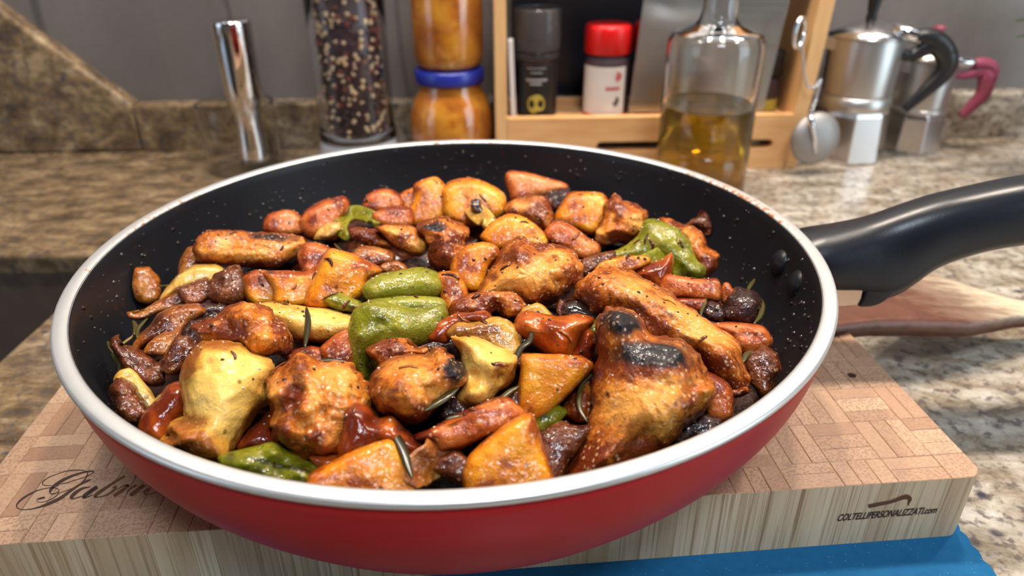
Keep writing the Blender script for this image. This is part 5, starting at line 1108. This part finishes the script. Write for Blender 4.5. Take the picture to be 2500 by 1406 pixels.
lump('green_pepper_piece', [(785, 890), (845, 842), (930, 802), (1000, 845), (960, 905), (915, 960), (820, 980), (795, 940)], 'pepper', 'small crinkled green pepper scrap below the bright yellow wedge', PE, crop='G', el=46, T=(4, 6), lift=3, nz=(1.0, 170), brown=[(840, 880, 40, 30, 0.5)])
lump('green_pepper_piece', [(1105, 320), (1150, 275), (1205, 262), (1195, 345), (1150, 370)], 'pepper', 'tiny green pepper corner behind the glossy orange tomato', PE, crop='G', el=44, T=(4, 5), lift=4, brown=[(1130, 330, 30, 30, 0.4)])

# --- tomatoes and red pepper
lump('tomato_piece', [(675, 330), (705, 245), (760, 215), (860, 235), (940, 245), (1060, 232), (1155, 265), (1130, 320), (1075, 365), (1045, 440), (1005, 505), (910, 505), (835, 450), (775, 395), (715, 365)], 'tomato', 'glossy orange tomato piece with loose skin above the bright yellow potato', TO, crop='G', el=42, T=(10, 9), K=13, N=56, lift=9, nz=(0.5, 120), bumps=[(900, 300, 60, 3), (830, 290, 30, -2), (980, 400, 60, 2)], pale=[(800, 260, 90, 40, 0.2), (1080, 290, 40, 40, 0.3)])
lump('tomato_piece', [(1040, 450), (1110, 325), (1165, 345), (1178, 440), (1158, 505), (1060, 520), (1000, 505)], 'tomato', 'darker tomato piece behind the glossy orange one, touching the charred thigh', TO, crop='G', el=42, T=(7, 8), lift=5, brown=[(1100, 430, 90, 90, 0.5)])
lump('red_pepper_strip', [(130, 360), (190, 265), (280, 232), (380, 222), (455, 205), (508, 240), (498, 295), (440, 310), (380, 280), (330, 310), (280, 350), (240, 400), (160, 390)], 'tomato', 'curved red pepper strip beside the largest folded green pepper', 'red pepper', crop='G', el=46, T=(6, 7), lift=9, nz=(0.7, 140), brown=[(400, 240, 80, 30, 0.5), (200, 340, 60, 50, 0.4)])
lump('tomato_piece', [(640, 740), (695, 682), (760, 655), (855, 710), (890, 780), (1000, 760), (1100, 845), (1165, 905), (1235, 955), (1255, 1000), (1185, 1060), (1120, 1100), (1060, 1060), (960, 1010), (850, 1030), (740, 1070), (640, 1090), (605, 1000), (635, 850)], 'tomato', 'dark brown tomato skin draped in front of the golden folded thigh', TO, crop='F', el=50, T=(9, 10), K=13, N=60, lift=9, nz=(0.8, 140), cen=(860, 880), bumps=[(1000, 860, 120, 2), (860, 800, 40, -2)], brown=[(750, 850, 160, 160, 0.85), (1150, 980, 100, 60, 0.7), (1050, 860, 100, 50, 0.35)], pale=[(980, 820, 60, 40, 0.25)])
lump('tomato_piece', [(340, 790), (395, 675), (470, 590), (560, 490), (640, 460), (720, 480), (740, 600), (700, 720), (640, 770), (600, 870), (545, 940), (480, 950), (390, 905), (345, 860)], 'tomato', 'deep red-brown tomato quarter between the big drumstick and pan wall', TO, crop='E', el=50, T=(10, 11), K=12, N=54, lift=4, nz=(0.5, 110), brown=[(540, 600, 160, 120, 0.75), (400, 760, 60, 100, 0.5)])
lump('red_pepper_strip', [(1730, 1070), (1870, 1030), (2010, 1035), (1990, 1110), (1850, 1170)], 'tomato', 'small bright red pepper scrap under the golden folded thigh', 'red pepper', crop='E', el=50, T=(4, 6), lift=1)
lump('tomato_piece', [(1140, 990), (1190, 880), (1320, 770), (1430, 690), (1470, 900), (1560, 1010), (1500, 1010), (1400, 990), (1290, 1010)], 'tomato', 'dark red tomato flesh in the shadow between drumstick and golden thigh', TO, crop='E', el=55, T=(7, 8), lift=-4, brown=[(1330, 860, 200, 150, 0.7)])

# --- onions and other browned bits
def onion(poly, label, crop='P', mat='onion', el=48, T=(6, 7), **k): k.setdefault('nz', (1.0, 150)); k.setdefault('prof', (4.5, 2.0)); return lump('onion_piece', poly, mat, label, ON, crop=crop, el=el, T=T, **k)
onion([(760, 650), (795, 515), (855, 425), (960, 395), (1000, 500), (950, 580), (1020, 610), (880, 635), (785, 690)], 'brown translucent onion petal at the outer end of the seared wing', 'A', T=(7, 8), lift=0)
onion([(600, 900), (675, 775), (800, 650), (905, 590), (1080, 580), (1190, 632), (1225, 700), (1110, 735), (1000, 750), (860, 775), (770, 815), (690, 900)], 'pale yellow onion crescent under the seared wing', 'A', 'palonion', T=(7, 8), lift=1, pale=[(1080, 650, 80, 40, 0.9), (850, 680, 120, 50, 0.5)])
onion([(775, 790), (1045, 702), (1092, 840), (1010, 910), (900, 965), (835, 950), (780, 870)], 'purple-brown onion cube with a yellow cut face near the pale crescent', 'A', 'brown', T=(8, 9), lift=3, prof=(5, 2), pale=[(900, 850, 80, 60, 1.0)])
onion([(1070, 760), (1235, 610), (1340, 610), (1390, 680), (1435, 760), (1415, 890), (1300, 945), (1150, 935), (1070, 870)], 'reddish-brown crumbly lump between the onion cube and small potato lump', 'A', 'brown', T=(9, 10), lift=2, nz=(1.6, 160), pale=[(1230, 800, 80, 60, 0.3)])
onion([(342, 650), (378, 614), (480, 604), (535, 648), (582, 720), (577, 875), (532, 928), (450, 940), (366, 908), (328, 840), (322, 760)], 'lone browned onion square stuck to the bare black pan wall', 'A', T=(5, 6), lift=-1, el=40, prof=(4, 2), pale=[(430, 760, 60, 90, 0.5)])
onion([(305, 1018), (400, 1026), (520, 950), (640, 880), (785, 840), (810, 900), (745, 980), (600, 1022), (480, 1072), (380, 1092), (325, 1068)], 'thin brown onion crescent pointing at the pan wall', 'A', T=(4, 6), lift=3, brown=[(700, 900, 120, 40, 0.3)], pale=[(500, 1010, 160, 30, 0.3, -25)])
onion([(585, 1060), (700, 992), (850, 958), (965, 968), (1018, 1020), (945, 1090), (850, 1165), (800, 1250), (620, 1280), (480, 1330), (420, 1400), (350, 1440), (375, 1290), (465, 1180)], 'long browned onion wedge beside the rosemary sprig', 'A', T=(10, 10), lift=4, K=12, N=54, brown=[(560, 1150, 160, 120, 0.6)], pale=[(820, 1090, 120, 50, 0.3, -30)])
onion([(390, 205), (440, 100), (560, 40), (665, 22), (650, 110), (565, 205), (500, 230)], 'amber onion flake lying over the wrinkled dark lump', 'E', T=(5, 6), lift=6, pale=[(560, 120, 60, 60, 0.3)])
onion([(540, 230), (635, 100), (720, 60), (790, 125), (830, 195), (765, 262), (700, 335), (620, 385), (545, 360), (520, 290)], 'wrinkled dark brown lump beside the big drumstick', 'E', 'brown', T=(10, 10), lift=3, nz=(1.5, 170))
onion([(660, 70), (740, -30), (840, -80), (900, -60), (900, 90), (800, 150), (720, 140)], 'dark browned scrap in the hollow behind the drumstick joint', 'E', 'burnt', T=(8, 9), lift=-2, nz=(1.6, 170))
onion([(940, 1000), (1040, 950), (1200, 960), (1240, 1040), (1180, 1080), (1040, 1100), (950, 1070)], 'nearly black scrap below the reddish-brown crumbly lump', 'A', 'burnt', T=(7, 8), lift=0, nz=(1.4, 170))
onion([(115, 130), (165, 80), (205, 150), (300, 172), (400, 212), (475, 270), (530, 260), (530, 430), (450, 465), (350, 445), (255, 372), (190, 330), (165, 250)], 'sticky dark brown chunk above the small onion bulb slice', 'E', 'brown', T=(9, 10), lift=1, K=11, nz=(1.4, 160), pale=[(400, 340, 90, 20, 0.35)])
onion([(140, 450), (180, 362), (260, 345), (325, 395), (400, 498), (475, 605), (440, 680), (370, 640), (300, 560), (230, 480)], 'pale cream onion strip behind the oval browned onion', 'E', 'palonion', T=(5, 6), lift=1, pale=[(300, 470, 160, 70, 0.8, 50)])
onion([(112, 520), (145, 442), (210, 425), (292, 474), (346, 556), (410, 650), (390, 728), (300, 775), (215, 752), (150, 668)], 'oval browned onion half lying against the bare front pan wall', 'E', 'brown', T=(8, 8), lift=2, prof=(3, 2), pale=[(230, 600, 60, 90, 0.35)])
onion([(862, 860), (945, 792), (1080, 790), (1205, 832), (1252, 880), (1230, 940), (1100, 975), (1000, 955), (890, 912)], 'brown glossy mushroom-like onion wedge above the largest folded pepper', 'B', 'onion', T=(8, 8), lift=6, pale=[(1050, 840, 110, 30, 0.5)], brown=[(1050, 930, 160, 30, 0.6)])
onion([(1140, 970), (1260, 922), (1355, 960), (1405, 1020), (1300, 1040), (1170, 1030)], 'slim brown onion strip tucked under the glossy wedge', 'B', T=(5, 6), lift=4)
onion([(550, 620), (640, 572), (730, 560), (745, 630), (650, 700), (510, 705)], 'light streaky onion shred lying on the big reddish carrot', 'B', 'palonion', T=(4, 4), lift=8, el=55, brown=[(600, 690, 120, 20, 0.5)])
ribbon('onion_strip', [(1935, 310), (1990, 400), (2060, 480), (2150, 560), (2120, 600)], 9, 'palonion', 'yellowish onion strip hanging down the rounded potato half', ON, 9, 'B', 1.0, twist=0.4)
onion([(2000, 365), (2080, 340), (2112, 430), (2200, 490), (2250, 535), (2160, 575), (2090, 500), (2010, 450)], 'black burnt onion curl on the rounded potato half', 'B', 'burnt', T=(5, 6), lift=9, nz=(1.2, 170))
lump('burnt_nub', [(722, 360), (795, 272), (900, 250), (975, 258), (992, 340), (930, 412), (840, 445), (750, 420)], 'burnt', 'crusty black burnt nub beside the glazed potato cube', 'chicken', crop='C', el=46, T=(8, 8), lift=6, nz=(1.8, 190))
onion([(1100, 925), (1250, 862), (1390, 830), (1395, 905), (1290, 990), (1180, 1035), (1115, 1070)], 'dark reddish onion scrap behind the long roasted wing', 'C', 'brown', T=(6, 8), lift=2)
lump('red_pepper_piece', [(600, 650), (700, 580), (830, 530), (925, 470), (950, 560), (912, 690), (870, 790), (820, 830), (720, 750), (560, 660)], 'tomato', 'glossy red-brown pepper chunk standing between wide green slice and carrot slice', 'red pepper', crop='D', el=42, T=(9, 9), lift=5, nz=(0.8, 130), brown=[(760, 620, 140, 70, 0.6)])
lump('burnt_mushroom', [(1405, 1020), (1460, 915), (1535, 812), (1620, 808), (1726, 852), (1782, 940), (1762, 1065), (1695, 1142), (1560, 1145), (1430, 1120)], 'burnt', 'round burnt mushroom near the pan wall on the handle side', 'mushroom', crop='D', el=45, T=(11, 10), K=11, lift=3, nz=(1.2, 180), pale=[(1600, 950, 60, 60, 0.15)])
onion([(1230, 1000), (1290, 930), (1380, 930), (1430, 1060), (1380, 1110), (1280, 1090)], 'small black onion clump between the long wing and burnt mushroom', 'D', 'burnt', T=(7, 8), lift=1, nz=(1.2, 170))
onion([(1232, 645), (1285, 582), (1370, 550), (1438, 595), (1470, 680), (1430, 765), (1398, 850), (1335, 850), (1262, 750)], 'sticky dark brown onion wedge at the outer edge by the bare pan wall', 'I', 'brown', T=(9, 9), lift=1, nz=(1.1, 150), pale=[(1330, 640, 60, 60, 0.2)])
onion([(800, 1075), (920, 1000), (1000, 978), (1090, 1015), (1040, 1080), (880, 1150), (780, 1170)], 'dark syrupy crust between the biggest thigh and front rim', 'I', 'burnt', T=(6, 8), lift=0, nz=(1.4, 190))
onion([(262, 320), (340, 270), (400, 280), (470, 268), (560, 252), (645, 295), (698, 360), (698, 445), (688, 490), (600, 492), (530, 450), (440, 410), (350, 380), (265, 380)], 'striped pinkish meat slice above the charred wing', 'G', 'palonion', T=(8, 8), lift=6, brown=[(420, 330, 140, 40, 0.7), (560, 400, 100, 14, 0.5, 10)], pale=[(560, 420, 120, 20, 0.3)])
onion([(692, 245), (735, 182), (810, 155), (868, 185), (900, 245), (800, 255), (712, 268)], 'small yellow-green onion bit behind the glossy orange tomato', 'G', 'palonion', T=(5, 6), lift=7, brown=[(720, 240, 30, 30, 0.5)])
lump('black_olive', [(968, 215), (985, 155), (1060, 140), (1135, 182), (1190, 240), (1160, 270), (1080, 258), (990, 258)], 'olive', 'shiny black olive between tomato and long roasted wing', 'olive', crop='G', el=48, T=(8, 8), lift=6, nz=(0.3, 120))
onion([(935, 180), (960, 138), (990, 160), (1000, 230), (960, 260)], 'small brown crumb leaning on the black olive', 'G', 'brown', T=(4, 5), lift=5)
ribbon('onion_strip', [(135, 1005), (190, 1030), (195, 1085), (150, 1150), (80, 1195), (25, 1260), (5, 1330)], 11, 'onion', 'looped amber onion strip at the end of the carrot stick', ON, 9, 'G', 1.0, twist=0.5)
onion([(160, 1210), (195, 1130), (290, 1100), (360, 1140), (385, 1190), (385, 1280), (300, 1300), (220, 1260)], 'red-brown lump in the gap between the two sugary potatoes', 'G', 'brown', T=(8, 9), lift=1, nz=(1.1, 150))
onion([(820, 1010), (950, 920), (1050, 950), (1145, 950), (1135, 1020), (1070, 1090), (1020, 1160), (965, 1260), (900, 1330), (830, 1250)], 'dark red-brown meat in the hollow beside the biggest thigh', 'G', 'brown', el=55, T=(8, 9), lift=-2, nz=(1.1, 150))
onion([(195, 860), (225, 775), (290, 760), (350, 815), (365, 870), (300, 900), (240, 900)], 'charred scrap below the flap of the charred wing', 'G', 'burnt', T=(6, 7), lift=3, nz=(1.3, 180))
onion([(590, 770), (645, 715), (705, 680), (722, 740), (700, 820), (640, 830)], 'dark onion bit touching the edge of the yellow potato wedge', 'G', 'brown', T=(6, 7), lift=2)
onion([(660, 520), (720, 470), (840, 470), (900, 500), (830, 560), (700, 580)], 'browned scrap in the gap between charred wing and glossy tomato', 'G', 'brown', T=(6, 7), lift=0)
lump('pepper_skin_scrap', [(1080, 185), (1215, 105), (1265, 42), (1335, 62), (1380, 130), (1350, 268), (1260, 240), (1180, 200)], 'brown', 'dry dark scrap stuck on the bare pan wall near the handle', 'scrap', crop='D', el=40, T=(4, 5), lift=0, nz=(1.2, 160))

# --- rosemary
def sprig(paths, widths, label, crop, lift, stem=None):
    first = needle('rosemary_sprig', stem, 1.1, 'twig', label, HE, lift, crop, flat=1.0)
    for p, w in zip(paths, widths): needle('leaf', p, w, 'herb', None, None, lift + 1, crop, parent=first)
    return first
sprig([[(470, 1080), (420, 1130), (375, 1190), (370, 1270)], [(625, 1035), (560, 1140), (480, 1240), (390, 1340)], [(330, 1100), (355, 1170), (340, 1240)]], [2.4, 5.2, 2.6], 'forked rosemary sprig with narrow leaves leaning over the browned onion wedge', 'A', 6, [(350, 1180), (320, 1260), (220, 1340), (135, 1405)])
sprig([[(110, 205), (150, 260), (180, 300), (160, 405)], [(75, 110), (95, 160), (120, 205)]], [3.0, 1.8], 'short rosemary tip against the bare pan wall above the oval onion', 'E', 5, [(270, 70), (200, 130), (110, 210)])
needle('rosemary_leaf', [(748, 750), (752, 780), (750, 810), (744, 850)], 2.9, 'herbdark', 'dark rosemary leaf lying across the pale drumette', HE, 18)
needle('rosemary_leaf', [(855, 792), (930, 800), (1010, 870), (1075, 970), (1115, 1060), (1140, 1150), (1170, 1240)], 3.6, 'herbdark', 'long dark rosemary leaf curving over the brown tomato skin', HE, 16, 'F')
needle('rosemary_leaf', [(1250, 715), (1350, 660), (1440, 600), (1530, 530)], 3.8, 'herb', 'rosemary leaf stuck along the underside of the charred wing', HE, 19, 'F')
needle('rosemary_leaf', [(120, 385), (200, 330), (330, 300), (450, 322), (560, 318), (650, 328)], 3.0, 'herbdark', 'dark rosemary leaf arching behind the golden folded thigh', HE, 8, 'F')
needle('rosemary_leaf', [(755, 295), (775, 350), (760, 400), (710, 440), (680, 500), (665, 545)], 3.0, 'herbdark', 'twisted dark rosemary leaf in front of the glossy tomato', HE, 17, 'G')
needle('rosemary_leaf', [(705, 680), (640, 715), (590, 755), (540, 775)], 2.6, 'herb', 'thin rosemary leaf under the flap of the charred wing', HE, 15, 'G')
needle('rosemary_leaf', [(1185, 590), (1110, 650), (1080, 740), (1085, 830), (1130, 910)], 2.2, 'herb', 'fine curved rosemary leaf beside the yellow potato wedge', HE, 13, 'G')
needle('rosemary_leaf', [(1690, 845), (1765, 890), (1800, 960), (1780, 1060), (1720, 1135)], 3.0, 'herb', 'rosemary leaf hooked around the burnt mushroom', HE, 12, 'D')
needle('rosemary_leaf', [(1660, 815), (1690, 765), (1730, 705)], 2.4, 'herb', 'short rosemary leaf sticking up from the burnt mushroom', HE, 8, 'D')
needle('rosemary_leaf', [(1265, 880), (1255, 940), (1225, 1000), (1215, 1060)], 2.0, 'herb', 'rosemary leaf on the small black onion clump', HE, 9, 'D')
needle('rosemary_leaf', [(690, 760), (745, 820), (800, 850), (860, 880)], 2.2, 'herb', 'rosemary leaf in front of the curled hook of pepper', HE, 7, 'B')
needle('rosemary_leaf', [(1230, 640), (1255, 590), (1300, 560)], 3.0, 'herb', 'short greenish rosemary leaf at the end of the long wing', HE, 12, 'I')
needle('rosemary_leaf', [(565, 770), (620, 775), (680, 765)], 2.6, 'herb', 'short rosemary leaf between the lone onion square and pale crescent', HE, 3, 'A')
needle('rosemary_leaf', [(230, 895), (280, 880), (340, 870)], 1.6, 'herb', 'tiny rosemary leaf lying on the carrot stick', HE, 19, 'G')
for o in list(bpy.data.objects):
    if '_c' in o: del o['_c']

# --- loose grains and shreds lying on the food
def scatter():
    bpy.context.view_layer.update(); dg = bpy.context.evaluated_depsgraph_get(); rnd = random.Random(21); spots = []
    while len(spots) < 1150:
        a, r = rnd.uniform(0, 2 * math.pi), 0.112 * math.sqrt(rnd.random()); x, y = PC[0] + r * math.cos(a), PC[1] + r * math.sin(a)
        ok, p, n, _, ob, _ = SC.ray_cast(dg, (x, y, ZR + 0.06), (0, 0, -1))
        if ok and ob.name.split('.')[0] not in ('frying_pan', 'lining', 'rim', 'body', 'pan_sauce', 'rosemary_leaf', 'leaf') and n.z > 0.1: spots.append((np.array(p), np.array(n)))
    V, Fc, T, Mi = [], [], [], []
    def grains(mi, L, s0, s1):
        for p, n in L:
            s = rnd.uniform(s0, s1); t1 = np.cross(n, (0.3, 0.7, 0.2)); t1 /= np.linalg.norm(t1); t2 = np.cross(n, t1); b = len(V)
            for k in range(5): q = 2 * math.pi * k / 5 + rnd.uniform(-.4, .4); m_ = rnd.uniform(0.7, 1.2); V.append(p - PC3 + s * m_ * (math.cos(q) * t1 + math.sin(q) * t2) - 0.15 * s * n)
            V.append(p - PC3 + n * s * 0.75); T.extend([(0, 0.4, 0.2, 1)] * 6)
            Fc.extend([(b + k, b + (k + 1) % 5, b + 5) for k in range(5)] + [tuple(b + k for k in range(5))[::-1]]); Mi.extend([mi] * 6)
    grains(0, spots[:380], 0.0003, 0.0006); grains(1, spots[430:740], 0.0004, 0.0009)
    for p, n in spots[760:840]:
        t1 = np.cross(n, (rnd.uniform(-1, 1), rnd.uniform(-1, 1), 0.2)); t1 /= np.linalg.norm(t1); t2 = np.cross(n, t1); ln = rnd.uniform(0.003, 0.007); bend = rnd.uniform(-0.4, 0.4); w = rnd.uniform(0.0004, 0.0008); b = len(V); S_ = 6
        tn = (0, 0, rnd.choice((0.1, 0.6)), 1)
        for i in range(S_):
            u = i / (S_ - 1) - 0.5; c = p - PC3 + t1 * ln * u + t2 * ln * bend * u * u * 2 + n * (0.0002 - ln * 0.35 * u * u)
            e = math.sin(math.pi * (i + 0.5) / S_) ** 0.5
            for k in range(5): q = 2 * math.pi * k / 5; V.append(c + w * e * (math.cos(q) * t2 + 0.5 * math.sin(q) * n)); T.append(tn)
        F_ = [(b + i * 5 + k, b + i * 5 + (k + 1) % 5, b + i * 5 + 5 + (k + 1) % 5, b + i * 5 + 5 + k) for i in range(S_ - 1) for k in range(5)]
        F_ += [tuple(b + k for k in range(5))[::-1], tuple(b + (S_ - 1) * 5 + k for k in range(5))]; Fc.extend(F_); Mi.extend([2] * len(F_))
    o = mesh('food_crumbs', V, Fc, M['salt'], None, tuple(PC3), tone=T); o.data.materials.append(M['burnt']); o.data.materials.append(M['onion'])
    o.data.polygons.foreach_set('material_index', Mi)
    tag(o, 'salt grains, browned crumbs and onion shreds clinging to the food in the pan', kind='stuff')
M['salt'] = simple('salt', (0.82, 0.62, 0.46), 0.25)
scatter()
